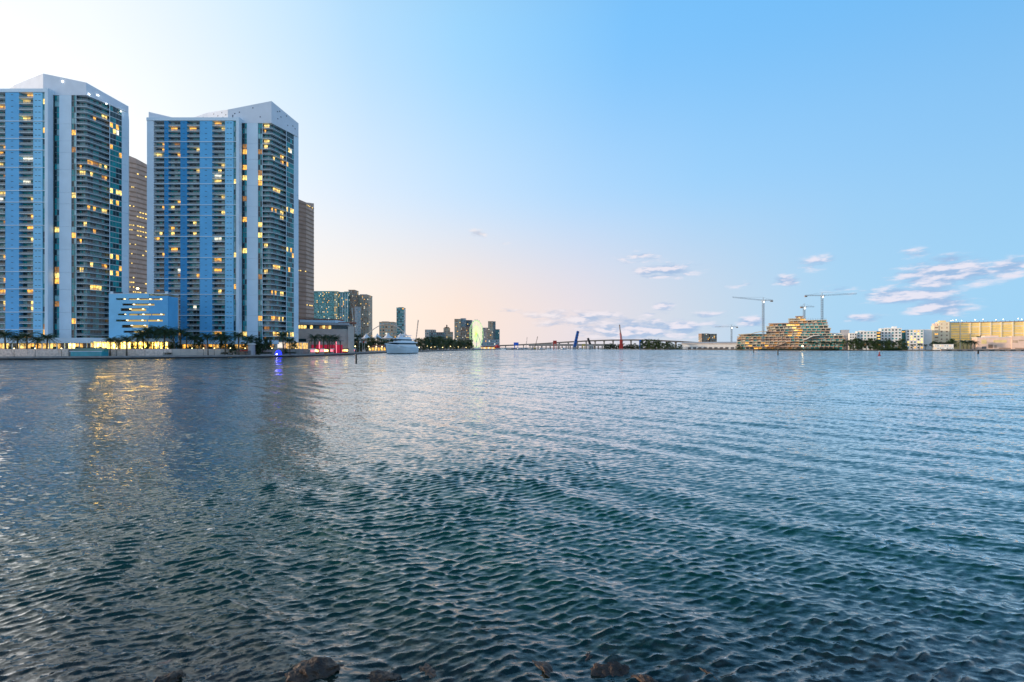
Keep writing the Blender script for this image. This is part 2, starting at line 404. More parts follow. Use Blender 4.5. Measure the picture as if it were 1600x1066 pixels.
    ms = nd('ShaderNodeMixShader'); fm = nd('ShaderNodeMath'); fm.operation = 'MULTIPLY'; fm.use_clamp = True; fm.inputs[1].default_value = 2.05; lk(fr.outputs[0], fm.inputs[0]); lk(fm.outputs[0], ms.inputs[0]); lk(mb.outputs[0], ms.inputs[1]); lk(gl.outputs[0], ms.inputs[2])
    lk(ms.outputs[0], out.inputs[0])
    me.materials.append(m)
    o = link('water', me); struct(o)
make_water()

# seabed close to the shore
def make_seabed():
    xs = np.linspace(-60, 60, 161); ys = np.linspace(-4, 60, 109)
    rng = np.random.default_rng(2)
    Xg, Yg = np.meshgrid(xs, ys, indexing='ij')
    Zg = seabed_z(Xg, Yg) + .05*np.sin(Xg*3.1+Yg)*np.sin(Yg*2.3) - .03
    Zg = np.minimum(Zg, 1.0)
    mb = MB(); n0, n1 = Xg.shape
    mb.v = [tuple(p) for p in np.stack([Xg, Yg, Zg], -1).reshape(-1, 3)]
    for i in range(n0-1):
        for j in range(n1-1):
            mb.f.append((i*n1+j, (i+1)*n1+j, (i+1)*n1+j+1, i*n1+j+1)); mb.m.append(0)
    struct(mb.build('seabed', 'seabed', smooth=True))
make_seabed()

def rock_mesh(seed, flat=.6, n=3):
    import bmesh
    bm = bmesh.new(); bmesh.ops.create_icosphere(bm, subdivisions=n, radius=1)
    rg = random.Random(seed); ks = [(Vector((rg.gauss(0,1), rg.gauss(0,1), rg.gauss(0,1))).normalized(), rg.uniform(.55, .9)) for _ in range(9)]
    ph = [rg.random()*6 for _ in range(6)]
    for v in bm.verts:
        d = v.co.normalized(); s = 1.0
        for n_, h in ks:
            q = d.dot(n_)
            if q > h: s = min(s, h/q)
        s *= 1+.30*mnoise.fractal(d*2.1+Vector((ph[0]*9, ph[1]*9, 0)), .8, 2.1, 5)
        v.co = Vector((d.x*s, d.y*s*.85, d.z*s*flat))
    me = bpy.data.meshes.new('rock'); bm.to_mesh(me); bm.free(); me.materials.append(MATS['rock']); return me
RM = [rock_mesh(i, .55+.1*(i % 3), 4) for i in range(5)]
for i, (px, py, s, dz, lab) in enumerate(((492, 1054, .34, .10, 'dark brown rock breaking the surface, largest of the shore rocks'),
        (262, 1063, .22, .05, 'small reddish rock at the waterline, leftmost of the shore rocks'),
        (1006, 1062, .17, .02, 'small wet rock touching the bottom edge near the centre, left of a tiny one'),
        (1042, 1060, .13, .02, 'tiny wet rock beside a small one at the bottom edge near the centre'))):
    Y = CAMH*F/(py-HZ); o = link('rock', RM[i % 5], loc=(WX(px, Y), Y, dz-.10)); o.scale = (s*1.25, s, s); o.rotation_euler = (.1*i, .2, i*1.3)
    tag(o, lab, 'rock', 'rocks along the near shore')
for i, (px, py, sz) in enumerate(((602, 1056, .20), (668, 1042, .17), (735, 1052, .26), (800, 1036, .18), (862, 1050, .28), (915, 1028, .16), (955, 1050, .22), (1110, 1056, .20), (1240, 1060, .18))):
    Y = CAMH*F/(py-HZ); o = link('rock', RM[(i*2+1) % 5], loc=(WX(px, Y), Y, -.055-.02*(i % 3))); o.scale = (sz*1.4, sz, sz*.75); o.rotation_euler = (.15*i, .1, i*2.1)
    tag(o, f'dark wet rock just awash right of the largest shore rock, {ORD[i]} from it', 'rock', 'rocks along the near shore')
# boulders under water, nobody could count them
def make_boulders():
    rg = random.Random(8); mb = MB()
    for k in range(760):
        x = rg.uniform(-14, 14); y = 5.4 + 3.6*rg.random()**1.3 - .012*(x-2)**2
        zb = float(seabed_z(np.array(x), np.array(y))); s = rg.uniform(.10, .42)
        top = -.055 - .09*rg.random() - .06*max(0, y-7.2)
        src = RM[k % 5]; M4 = Matrix.Rotation(rg.random()*6.28, 4, 'Z') @ Matrix.Rotation(rg.uniform(-.3, .3), 4, 'X')
        k0 = len(mb.v); zc = top - s*.55
        for v in RS[k % 5][0]:
            p = M4 @ (Vector(v)*s); mb.v.append((x+p.x*1.2, y+p.y, zc+p.z))
        for f in RS[k % 5][1]: mb.f.append(tuple(k0+i for i in f)); mb.m.append(0)
    stuff(tag(mb.build('submerged_boulders', 'drowned_rock'), 'dark brown boulders lying under water along the near shore', 'boulders'))
RS = []
for i in range(5):
    me = rock_mesh(20+i, .6, 3); RS.append(([tuple(v.co) for v in me.vertices], [tuple(p.vertices) for p in me.polygons]))
make_boulders()

# ------------------------------------------------------------------ land
PROM = 1.2; TER = 4.2
shore = [(-420,176),(-300,182),(-202,185),(-164,199),(-119,233),(-112,256),(-112,310),(-111,400),(-113,540),(-90,643),(-62,860),(-46,1060),(-22,1180),(60,1700),(60,2600)]
mb = MB(); mb.prism(shore + [(-3000,2600),(-3000,176)], -2.0, PROM, 0); struct(mb.build('ground', 'pavement'))
mb = MB(); ter = [(-420,190),(-300,195),(-207,197),(-168,211),(-124,246),(-119.5,262),(-122,285),(-122,330),(-420,330)]
mb.prism(ter, PROM-.5, TER, 0); struct(mb.build('terrace', 'pavement'))
mb = MB(); mb.prism([(-3000,2600),(60,2600),(200,2500),(900,2100),(6000,1800),(6000,9000),(-3000,9000)], -2, 1.0); struct(mb.build('mainland', 'earth'))
# seawall
sw = thing('seawall', 'long dark seawall with a pale coping below the tower promenade', 'seawall', (0,0,0))
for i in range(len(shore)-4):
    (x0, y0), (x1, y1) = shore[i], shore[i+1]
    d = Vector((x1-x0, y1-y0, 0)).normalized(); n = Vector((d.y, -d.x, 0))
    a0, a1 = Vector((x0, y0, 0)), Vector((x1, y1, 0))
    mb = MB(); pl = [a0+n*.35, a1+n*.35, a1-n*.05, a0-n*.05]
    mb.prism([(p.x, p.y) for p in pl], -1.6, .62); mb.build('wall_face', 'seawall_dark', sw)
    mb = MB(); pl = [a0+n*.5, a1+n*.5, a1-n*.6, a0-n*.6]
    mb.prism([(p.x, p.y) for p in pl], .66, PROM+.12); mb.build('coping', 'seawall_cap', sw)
# terrace retaining wall of stone panels, with the tiled teal basin in its middle
rw = thing('retaining_wall', 'pinkish stone panel wall along the promenade under the left tower', 'wall')
for i in range(4):
    (x0, y0), (x1, y1) = ter[i], ter[i+1]; L = math.hypot(x1-x0, y1-y0); n = max(1, int(L/3.2))
    d = Vector((x1-x0, y1-y0, 0))/L; nn_ = Vector((d.y, -d.x, 0))
    for k in range(n):
        a = Vector((x0, y0, 0)) + d*(k*L/n+.03); b_ = Vector((x0, y0, 0)) + d*((k+1)*L/n-.03)
        pxm = 800 + F*((a.x+b_.x)/2)/((a.y+b_.y)/2)
        if 110 < pxm < 160 or pxm < -40: continue
        mb = MB(); th = .28 + .03*((k*7) % 3)
        mb.prism([(p.x, p.y) for p in (a+nn_*th, b_+nn_*th, b_-nn_*.05, a-nn_*.05)], PROM, TER+.05+.02*(k % 2)); mb.build('stone_panel', 'stone_pink' if pxm < 270 else 'beige', rw)
Yb = 199
bs = thing('tiled_basin', 'teal tiled water basin set into the stone wall', 'basin', (WX(136, Yb), Yb, PROM))
w2 = 48/F*Yb/2
MB().box(-w2, w2, -.5, 3, 0, 2.0).build('basin_wall', 'pool_teal', bs)
MB().box(-w2-.3, w2+.3, -.7, -.5, 2.0, 2.25).build('rim', 'white_concrete', bs)
MB().box(-w2, w2, .6, 3, 2.0, 3.4).build('back_wall', 'green_glass', bs)
for k in range(7):
    MB().box(-w2+.2+k*w2*2/7, -w2+k*w2*2/7+.2+w2*2/7-.3, 1.2, 2.2, 3.42, 3.7+.15*(k % 2)).build('planter', 'leaf_dark', bs)

# ------------------------------------------------------------------ the two condominium towers
FH = 2.911
LINES = (4,7,9,12,16,18,22,26,30,33,37,40)
def window_mesh(w, h, panes, mats, name='window', frame=.09):
    """flat glazed unit in local x 0..w, z 0..h, panes: list of (x0,x1) fractions; mats: one per pane"""
    mb = MB(); used = ['mullion'] + sorted(set(mats))
    for (a, b_), mt in zip(panes, mats):
        mb.quad((w*a, 0, .08), (w*b_, 0, .08), (w*b_, 0, h-.06), (w*a, 0, h-.06), used.index(mt))
    for f in sorted({p for q in panes for p in q}):
        x = min(max(w*f, frame/2), w-frame/2); mb.box(x-frame/2, x+frame/2, -.09, 0.0, 0, h, 0)
    mb.box(0, w, -.10, .0, 0, .1, 0); mb.box(0, w, -.10, .0, h-.08, h, 0)
    return mb.mesh(name, used)
PANES = [(0,.30),(.30,.56),(.56,.80),(.80,1)]
def pane_mats(rg, lit):
    base = ['glass_dark', 'glass_teal', 'glass_teal', 'glass_dark', 'glass_pale']
    ms = [rg.choice(base[:4]) if rg.random() < .88 else 'glass_pale' for _ in PANES]
    if lit:
        c = rg.choice(['lit_amber','lit_amber','lit_yellow','lit_yellow','lit_yellow','lit_white','lit_dim','lit_dim'])
        s = rg.randint(0, 2)
        for q in range(s, min(4, s+rg.choice((1, 2, 2, 3)))): ms[q] = c
    return ms
TW = {}
def tower(label, X0, Y0, ztop, nf, crown, seed, litp, crown_lamps, dots, lines):
    rg = random.Random(seed)
    root = thing('condominium_tower', label, 'tower', (X0, Y0, TER), group='pair of tall blue and white condominium towers')
    zt = ztop-TER; zb = zt-nf*FH
    part = lambda mb, name, mt, sm=False: mb.build(name, mt, root)
    core = [(-49.3,2.1),(1.6,2.1),(1.6,3.0),(12.7,3.0),(12.7,4.5),(16.6,4.5),(20.0,14),(22.0,18.3),(23.6,20.5),(15.5,30),(-49.3,30)]
    part(MB().prism(core, zb, zt), 'core_wall', 'tower_core')
    part(MB().prism([(-49.5,.2),(.2,.2),(1.5,2.7),(17.8,2.7),(24.5,20),(16.5,29.7),(-49.5,29.7)], zt+.02, zt+.55), 'roof', 'slab_grey')
    # pilasters, fin, white wall, right pillar
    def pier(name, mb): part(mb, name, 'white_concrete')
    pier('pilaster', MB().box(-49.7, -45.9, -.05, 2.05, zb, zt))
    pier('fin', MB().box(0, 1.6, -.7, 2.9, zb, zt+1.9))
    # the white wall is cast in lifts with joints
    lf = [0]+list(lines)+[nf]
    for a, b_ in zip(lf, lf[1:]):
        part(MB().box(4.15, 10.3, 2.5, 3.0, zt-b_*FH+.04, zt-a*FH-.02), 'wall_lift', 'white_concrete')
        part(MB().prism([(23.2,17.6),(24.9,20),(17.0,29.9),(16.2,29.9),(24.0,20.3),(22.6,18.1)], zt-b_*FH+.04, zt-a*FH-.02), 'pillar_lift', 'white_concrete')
    # blue panels in segments between the ledges, each with rows of small vents
    for ci, (x0, x1, mt) in enumerate(((-40.1,-37.8,'blue_deep'),(-31.2,-27.5,'blue_deep'),(-20.5,-13.6,'blue_mid'),(-6.5,-1.84,'blue_pale'))):
        for a, b_ in zip(lf, lf[1:]):
            mb = MB(); z0, z1 = zt-b_*FH+.05, zt-a*FH-.05
            mb.box(x0, x1, 0, 2.05, z0, z1, 0)
            for k in range(a, b_):
                z = zt-k*FH-1.2; xm = (x0+x1)/2
                for dx in ((-.9, .9) if ci > 2 else (0,)):
                    mb.box(xm+dx-.55, xm+dx+.55, -.06, -.005, z-.12, z+.12, 1)
            part(mb, 'facade_panel', [mt, 'vent_dark'])
    for k in lines:
        z = zt-k*FH
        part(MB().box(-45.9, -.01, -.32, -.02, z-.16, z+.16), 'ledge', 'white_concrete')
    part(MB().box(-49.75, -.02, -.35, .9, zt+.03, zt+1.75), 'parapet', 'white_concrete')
    # balconies and their windows
    cols = ((-45.9,-40.1),(-37.8,-31.2),(-27.5,-20.5),(-13.6,-6.5))
    if not TW:
        rw_ = random.Random(77)
        for ci, (x0, x1) in enumerate(cols):
            w = x1-x0; mb = MB()
            mb.box(0, w, -.12, 1.9, 0, .26, 0); mb.box(.02, w-.02, -.06, -.02, .27, 1.12, 1); mb.box(0, w, -.09, .0, 1.13, 1.2, 2)
            for q in range(1, 5): mb.box(w*q/5-.03, w*q/5+.03, -.015, .03, .26, 1.13, 2)
            TW['b', ci] = mb.mesh('balcony', ['slab_grey', 'railing_glass', 'mullion'])
            for v in range(22): TW['w', ci, v] = window_mesh(w, FH-.28, PANES, pane_mats(rw_, v >= 10))
        for v in range(16):
            lit = v >= 12
            c = rw_.choice(['lit_yellow','lit_amber','lit_white','lit_dim']) if lit else None
            TW['s', v] = window_mesh(1.84, FH-.1, [(0,.5),(.5,1)], [c or rw_.choice(['glass_teal','glass_dark','glass_pale','glass_teal']) for _ in range(2)])
            TW['t', v] = window_mesh(2.5, FH-.1, [(0,.5),(.5,1)], [c or rw_.choice(['glass_teal','glass_teal','glass_dark','glass_pale']) for _ in range(2)])
        # wrap-round corner balcony
        p = [(12.8,2.5),(17.0,2.5),(18.2,3.2),(21.35,12.2)]; inn = [(19.6,12.8),(16.5,4.4),(12.8,4.4)]
        mb = MB(); mb.prism(p+inn, 0, .26, 0)
        for (a, b_) in zip(p, p[1:]):
            mb.quad((*a, .26), (*b_, .26), (*b_, 1.12), (*a, 1.12), 1); mb.tube([(*a, 1.15), (*b_, 1.15)], .06, 4, 2)
        TW['cb'] = mb.mesh('corner_balcony', ['slab_grey', 'railing_glass', 'mullion'])
        TW['se'] = MB().prism([(21.35,12.2),(23.2,17.55),(22.6,18.0),(20.6,12.6)], 0, .24).mesh('slab_edge', ['slab_grey'])
        dv = Vector((18.3-15.5*0, 0, 0))
        for v in range(20):
            lit = v >= 10
            w1 = 3.7; TW['c1', v] = window_mesh(w1, FH-.28, PANES, pane_mats(rw_, lit and v % 3 != 0))
            w2_ = math.hypot(19.55-16.6, 12.7-4.4); TW['c2', v] = window_mesh(w2_, FH-.28, [(i/7, (i+1)/7) for i in range(7)],
                [('glass_dark' if rw_.random() < .5 else 'glass_teal') for _ in range(7)] if not lit else
                [(rw_.choice(['lit_yellow','lit_amber','lit_dim']) if rw_.random() < .35 else rw_.choice(['glass_dark','glass_teal'])) for _ in range(7)])
            w3_ = math.hypot(23.2-21.35, 17.6-12.2); TW['c3', v] = window_mesh(w3_, FH-.26, [(i/4, (i+1)/4) for i in range(4)],
                [rw_.choice(['glass_teal','glass_teal','glass_dark']) for _ in range(4)] if not lit else
                [(rw_.choice(['lit_yellow','lit_white','lit_amber']) if rw_.random() < .36 else 'glass_teal') for _ in range(4)])
    for k in range(nf):
        z = zt-(k+1)*FH
        for ci, (x0, x1) in enumerate(cols):
            link('balcony', TW['b', ci], root, (x0, 0, z-.02))
            v = rg.randint(10, 21) if rg.random() < litp else rg.randint(0, 9)
            link('window', TW['w', ci, v], root, (x0, 1.98, z+.25))
        vs = lambda: rg.randint(12, 15) if rg.random() < litp*.6 else rg.randint(0, 11)
        link('strip_window', TW['s', vs()], root, (-1.84, .4, z+.05))
        link('strip_window', TW['t', vs()], root, (1.63, 2.75, z+.05))
        link('strip_window', TW['t', vs()], root, (10.3, 2.75, z+.05))
        link('corner_balcony', TW['cb'], root, (0, 0, z-.02))
        link('slab_edge', TW['se'], root, (0, 0, z-.02))
        pick = lambda p_: rg.randint(10, 19) if rg.random() < p_ else rg.randint(0, 9)
        link('corner_window', TW['c1', pick(litp*1.2)], root, (12.8, 4.42, z+.25))
        o = link('corner_window', TW['c2', pick(litp*1.3)], root, (16.62, 4.42, z+.25)); o.rotation_euler[2] = math.atan2(12.7-4.4, 19.55-16.6)
        o = link('side_window', TW['c3', pick(litp*.9)], root, (21.30, 12.35, z+.23)); o.rotation_euler[2] = math.atan2(17.6-12.2, 23.2-21.35)
    part(MB().tube([(21.5,12.1,zb), (21.5,12.1,zt)], .16, 5), 'divider', 'white_concrete')
    part(MB().tube([(12.85,2.4,zb), (12.85,2.4,zt)], .12, 5), 'divider', 'white_concrete')
    # crown: tall screen walls round the roof
    Cn = Vector((-8, 18, 0)); inner = []
    P3 = [Vector((x, y, 0)) for x, y, z in crown]
    for p_ in P3: inner.append(p_ + (Cn-p_).normalized()*1.2)
    for i in range(len(crown)-1):
        za, zc = crown[i][2]-TER, crown[i+1][2]-TER
        zbot = zt+.01 if crown[i][0] > -12 else zt+.6
        pl = [P3[i], P3[i+1], inner[i+1], inner[i]]
        mb = MB(); mb.prism([(q.x, q.y) for q in pl], zbot, [za, zc, zc-.3, za-.3]); cp = part(mb, 'crown_wall', 'crown_concrete')
        dirv = (P3[i+1]-P3[i]); nrm_ = Vector((dirv.y, -dirv.x, 0)).normalized()
        for _ in range(dots if i > 0 else dots//3):
            u = rg.uniform(.06, .94); zz = zt+2+(za+(zc-za)*u-zt-3.2)*rg.random()
            q = P3[i]+dirv*u+nrm_*.02
            a = math.atan2(dirv.y, dirv.x)
            ob = link('port_hole', TW.setdefault('dot', MB().box(-.28, .28, -.05, .02, -.28, .28).mesh('port_hole', ['vent_dark'])), cp, (q.x, q.y, zz)); ob.rotation_euler[2] = a
    for (i, u, dz) in crown_lamps:
        q = P3[i]+(P3[i+1]-P3[i])*u; dirv = P3[i+1]-P3[i]; nrm_ = Vector((dirv.y, -dirv.x, 0)).normalized(); q += nrm_*.3
        z = (crown[i][2]+(crown[i+1][2]-crown[i][2])*u)-TER-dz
        MB().lathe([(.1,-.25),(.26,-.15),(.32,0),(.26,.15),(.1,.25)], 8).build('crown_lamp', 'lamp_white', root, (q.x, q.y, z))
    return root, zb

rootL, zbL = tower('tall blue and white balconied tower cut off by the left edge', -234.6, 232, 133.4, 43,
    [(-44,20,144),(-30,13,144.5),(-4,2.48,144.4),(17.9,2.48,139.8),(24.9,20,136.8),(17,29.5,136)], 3, .19,
    [(2,.46,2.0),(3,.06,5.2),(3,.26,3.2),(3,.45,5.4),(3,.80,5.2)], 0, tuple(k+1 for k in LINES))
rootR, zbR = tower('tall blue and white balconied tower with peaked crown, right of the parking garage', -152.3, 255, 130.4, 42,
    [(-40,17,139.2),(-22.8,10,140),(-6.5,2.48,137.9),(17.9,2.48,142.7),(24.9,20,138.7),(17,29.5,137.5)], 11, .21, [], 8, LINES)
mbw = MB(); mbw.prism([(-49.7,1.2),(-37,1.2),(-37,2.0),(-49.7,2.0)], 130.95-TER, [136-TER,133-TER,133-TER,136-TER]); mbw.build('roof_screen', 'crown_concrete', rootR)

# podiums: white band over a bright ground floor
def podium(label, x0, x1, y0, y1, ztop, band, soft, ncol):
    p = thing('podium', label, 'podium', ((x0+x1)/2, y0, TER)); w = (x1-x0)/2; h = ztop-TER; d = y1-y0
    MB().box(-w, w, 2.2, d, 0, h-band).build('inner_wall', 'beige', p)
    MB().box(-w-.6, w+.6, -1.0, d, h-band, h).build('fascia', 'white_concrete', p)
    n = ncol
    rg = random.Random(int(abs(x0)))
    for k in range(n):
        xa = -w+2*w*k/n; xb = xa+2*w/n
        mt = rg.choice(soft)
        MB().box(xa+.25, xb-.25, 2.0, 2.15, .35, h-band-.25).build('lit_window', mt, p)
        MB().box(xa-.15, xa+.15, 0.0, .35, 0, h-band).build('column', 'white_concrete', p)
        if k % 3 == 1:
            MB().box(xa+.8, xb-.8, .9, 1.5, 0, 1.2).build('planter', 'leaf_dark', p)
    MB().box(w-.15, w+.15, 0, .35, 0, h-band).build('column', 'white_concrete', p)
    return p
podium('white banded podium with golden ground floor under the left tower', -322, -200.5, 221, 229, 9.6, 2.5, ['podium_light','lit_yellow','podium_soft','podium_light','lit_amber','glass_dark','podium_soft'], 34)
podium('white banded podium with dim lobby under the right tower', -199, -128.5, 246.5, 252.5, 8.8, 2.0, ['podium_soft','lit_dim','podium_soft','glass_dark','lit_amber'], 20)
podium('golden lit lobby podium at the foot of the blue garage', WX(149, 222), WX(263, 222), 219.5, 225.4, WZ(529, 222), 1.6, ['lobby_light','lobby_light','podium_soft','lobby_light'], 14)
pv = thing('restaurant_pavilion', 'low glass restaurant pavilion glowing orange at the right tower foot', 'pavilion', (-124.2, 262, TER))
MB().box(-5.2, 5.0, 0, 8, 3.4, 3.9).build('roof', 'beige', pv); MB().box(-4.8, 4.6, 1.2, 8, 0, 3.39).build('wall', 'podium_soft', pv)
for k in range(7): MB().box(-4.9+k*1.6, -4.7+k*1.6, .3, .5, 0, 3.39).build('post', 'white_concrete', pv)

# ------------------------------------------------------------------ parking garage between the towers
Yg = 226.0; sg = Yg/F
gx0, gx1, gxm = WX(170, Yg), WX(262, Yg), WX(233, Yg)
gar = thing('parking_garage', 'blue parking garage with lit open slots between the two towers', 'garage', (gx0, Yg, TER))
gw = gx1-gx0; zg = lambda py: WZ(py, Yg)-TER; gxx = lambda px: WX(px, Yg)-gx0
slots = [(467.5,2.8,[(181,197),(200.5,239),(239.5,253)]),(476,3.2,[(191,241)]),(484,4.4,[(188,228)]),(491.5,2.8,[(184,197),(201,236),(236.5,257)]),(501,3.2,[(181,229),(230,254)]),(510,4.6,[(190,231)]),(518.5,3.0,[(193,228)])]
# front skin built as bands round the slots
ys = [459.5] + [v for y, h, _ in slots for v in (y-h/2, y+h/2)] + [547]
for k in range(0, len(ys), 2):
    za, zc = zg(ys[k+1]), zg(ys[k]); za = max(za, 0)
    MB().box(0, gxx(233), 0, .5, za, zc).build('spandrel', 'blue_pale', gar)
    MB().box(gxx(233)+.02, gw, .12, .6, za, zc-(1.0 if k == 0 else 0)).build('spandrel', 'blue_mid', gar)
for y, h, segs in slots:
    za, zc = zg(y+h/2), zg(y-h/2); cur = 0.0
    for (a, b_) in segs + [(262, 262)]:
        if gxx(a)-cur > .1: MB().box(cur, gxx(a), .01 if a < 233.5 else .13, .5, za, zc).build('slot_pier', 'blue_pale' if a < 235 else 'blue_mid', gar)
        cur = gxx(b_)
MB().box(0, gw, 7, 7.5, 0, zg(461)).build('back_wall', 'beige', gar)
MB().box(0, .5, .5, 7, 0, zg(460)).build('side_wall', 'blue_pale', gar); MB().box(gw-.5, gw, .61, 7, 0, zg(463)).build('side_wall', 'blue_mid', gar)
for y, h, segs in slots:
    MB().box(.5, gw-.5, .7, 7, zg(y+h/2)-.5, zg(y+h/2)-.25).build('deck', 'slab_grey', gar)
    for a, b_ in segs:
        n = max(1, int((b_-a)/19))
        for k in range(n):
            x = gxx(a+(b_-a)*(k+.5)/n)
            MB().box(x-.35, x+.35, 2.0, 2.4, zg(y-h/2)-.30, zg(y-h/2)-.12).build('lamp', 'garage_lamp', gar)
        MB().box(gxx(a), gxx(b_), 6.6, 6.95, zg(y+h/2)-.2, zg(y-h/2)+.2).build('lit_deck_wall', 'deck_wall_glow', gar)  # strip emits, standing in for lamplight on the back wall
MB().box(0, gw, -.02, 7.5, zg(459.4), zg(458.6)).build('roof', 'white_concrete', gar)
for (a, b_, w_) in ((172,176,0),(240,257,1),(257.5,262,0)):
    MB().box(gxx(a), gxx(b_), .1, .4, zg(458.5), zg(455.5)).build('roof_rail', 'dark_grey' if w_ else 'white_concrete', gar)
for k in range(6): MB().box(gxx(177+k*2.4), gxx(178.8+k*2.4), .15, .35, zg(458.5), zg(456.5)).build('roof_louvre', 'vent_dark', gar)
lp = thing('roof_floodlight', 'bright golden floodlight on a mast above the garage roof', 'floodlight', (WX(215, 229), 229, WZ(459, 229)))
MB().tube([(0,0,0),(0,0,2.2)], .07, 6).build('mast', 'dark_steel', lp); MB().lathe([(.15,2.2),(.5,2.35),(.55,2.7),(.2,2.9)], 10).build('lamp_head', 'lamp_glow', lp)

# ------------------------------------------------------------------ generic buildings
def face_windows(mb, w, h, rows, cols, x0, z0, fill, rg, litp, nm, y=-.12, wf=.7, hf=.6, dim=3):
    for r_ in range(rows):
        for c_ in range(cols):
            if rg.random() > fill: continue
            xa = x0+w*(c_+.5-wf/2)/cols; xb = x0+w*(c_+.5+wf/2)/cols
            za = z0+h*(r_+.5-hf/2)/rows; zb_ = z0+h*(r_+.5+hf/2)/rows
            m = rg.randint(dim, nm-1) if rg.random() < litp else rg.randint(0, dim-1)
            mb.quad((xa, y, za), (xb, y, za), (xb, y, zb_), (xa, y, zb_), m)
GL = ['glass_teal', 'glass_pale', 'glass_dark', 'lit_amber', 'lit_yellow', 'lit_white']
def block(name, label, cat, px0, px1, ptop, Y, depth, mt, rows, cols, litp=.15, base=PROM, seed=0, glass=GL, wf=.5, hf=.45, roofbox=None, single=False, group=None, right=None, bands=0, fill=1, rot=0, bandmat='white_wall'):
    """box building facing the water: wall, roof, windows; right = colour of a visible right-hand face"""
    rg = random.Random(seed or int(px0*7))
    x0, x1 = WX(px0, Y), WX(px1, Y); h = WZ(ptop, Y)-base; w = x1-x0
    o = thing(name, label, cat, ((x0+x1)/2, Y, base), rot, group)
    MB().box(-w/2, w/2, 0, depth, 0, h).build('wall', mt, o)
    MB().box(-w/2-.3, w/2+.3, -.35, depth+.3, h+.01, h+max(.5, h*.012)).build('roof', mt, o)
    z0 = h*.04
    if single:
        for r_ in range(rows):
            for c_ in range(cols):
                xa = -w/2+w*(c_+.5-wf/2)/cols; xb = -w/2+w*(c_+.5+wf/2)/cols
                za = z0+(h-z0)*(r_+.5-hf/2)/rows; zb_ = z0+(h-z0)*(r_+.5+hf/2)/rows
                f = MB().box(xa, xb, -.14, -.02, za, zb_).build('window', rg.choice(glass[3:]) if rg.random() < litp else rg.choice(glass[:3]), o)
    elif rows:
        mb = MB(); face_windows(mb, w, h-z0, rows, cols, -w/2, z0, fill, rg, litp, len(glass), wf=wf, hf=hf)
        stuff(mb.build('window_grid', glass, o))
        for sgn in ((1,) if x1 < 0 else (-1,)):          # the flank that faces the water
            mb = MB(); nc = max(2, int(cols*depth/w*.7)); face_windows(mb, depth, h-z0, rows, nc, 0, z0, fill, rg, litp*.7, len(glass), wf=wf, hf=hf)
            mb.v = [((w/2-v[1])*sgn, v[0] if sgn > 0 else depth-v[0], v[2]) for v in mb.v]
            stuff(mb.build('window_grid', glass, o))
    for k in range(bands):
        z = z0+(h-z0)*(k+1)/bands; MB().box(-w/2-.1, w/2+.1, -.8, -.2, z-.35, z).build('balcony_band', bandmat, o)
    for (a, b_, pt, m2) in (roofbox or []):
        xa, xb = WX(a, Y)-(x0+x1)/2, WX(b_, Y)-(x0+x1)/2
        MB().box(xa, xb, depth*.2, depth*.8, h+max(.5, h*.012)+.01, WZ(pt, Y)-base).build('roof_house', m2, o)
    return o

# curved brown stone tower between the two condominium towers
def bent_tower(name, label, cat, pts, zs, mt, mt2, rows, litp, seed, base=PROM):
    rg = random.Random(seed); cx = sum(p[0] for p in pts)/len(pts); cy = pts[0][1]
    o = thing(name, label, cat, (cx, cy, base))
    for i in range(len(pts)-1):
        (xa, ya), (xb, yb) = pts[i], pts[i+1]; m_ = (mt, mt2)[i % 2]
        pl = [(xa-cx, ya-cy), (xb-cx, yb-cy), (xb-cx-16, yb-cy+25), (xa-cx-16, ya-cy+25)]
        wl = MB().prism(pl, 0, [zs[i]-base, zs[i+1]-base, zs[i+1]-base, zs[i]-base]).build('wall', m_, o)
        L = math.hypot(xb-xa, yb-ya); a = math.atan2(yb-ya, xb-xa)
        for r_ in range(rows):
            z = (min(zs)-base)*(r_+.5)/rows
            hh = (min(zs)-base)/rows
            mb = MB(); nseg = 6
            mb.box(.2, L-.2, -.22, -.02, z-hh*.18, z+hh*.10, 0)
            run = rg.random() < litp*2.2
            for s in range(nseg):
                if run and rg.random() < .55: mb.quad((L*(s+.15)/nseg, -.24, z-hh*.15), (L*(s+.8)/nseg, -.24, z-hh*.15), (L*(s+.8)/nseg, -.24, z+hh*.07), (L*(s+.15)/nseg, -.24, z+hh*.07), 1)
            b_ = mb.build('window_band', ['brown', 'lit_yellow'], o, (xa-cx, ya-cy, 0)); b_.rotation_euler[2] = a
    return o
Ya = 470
bent_tower('stone_tower', 'brown stone office tower seen between the two condominium towers', 'tower',
    [(WX(196,Ya), Ya), (WX(213,Ya+6), Ya+6), (WX(238,Ya+22), Ya+22)], [WZ(241,Ya), WZ(248,Ya+6), WZ(262,Ya+22)], 'travertine', 'travertine', 40, .16, 5)
Yh = 330
bent_tower('hotel_tower', 'brown stone hotel tower right behind the peaked white tower', 'tower',
    [(WX(452,Yh-6), Yh-6), (WX(463,Yh), Yh), (WX(478.5,Yh+6), Yh+6), (WX(490.5,Yh+16), Yh+16)], [WZ(306,Yh-6), WZ(310,Yh), WZ(316.5,Yh+6), WZ(318,Yh+16)], 'travertine', 'travertine_dark', 36, .01, 6)

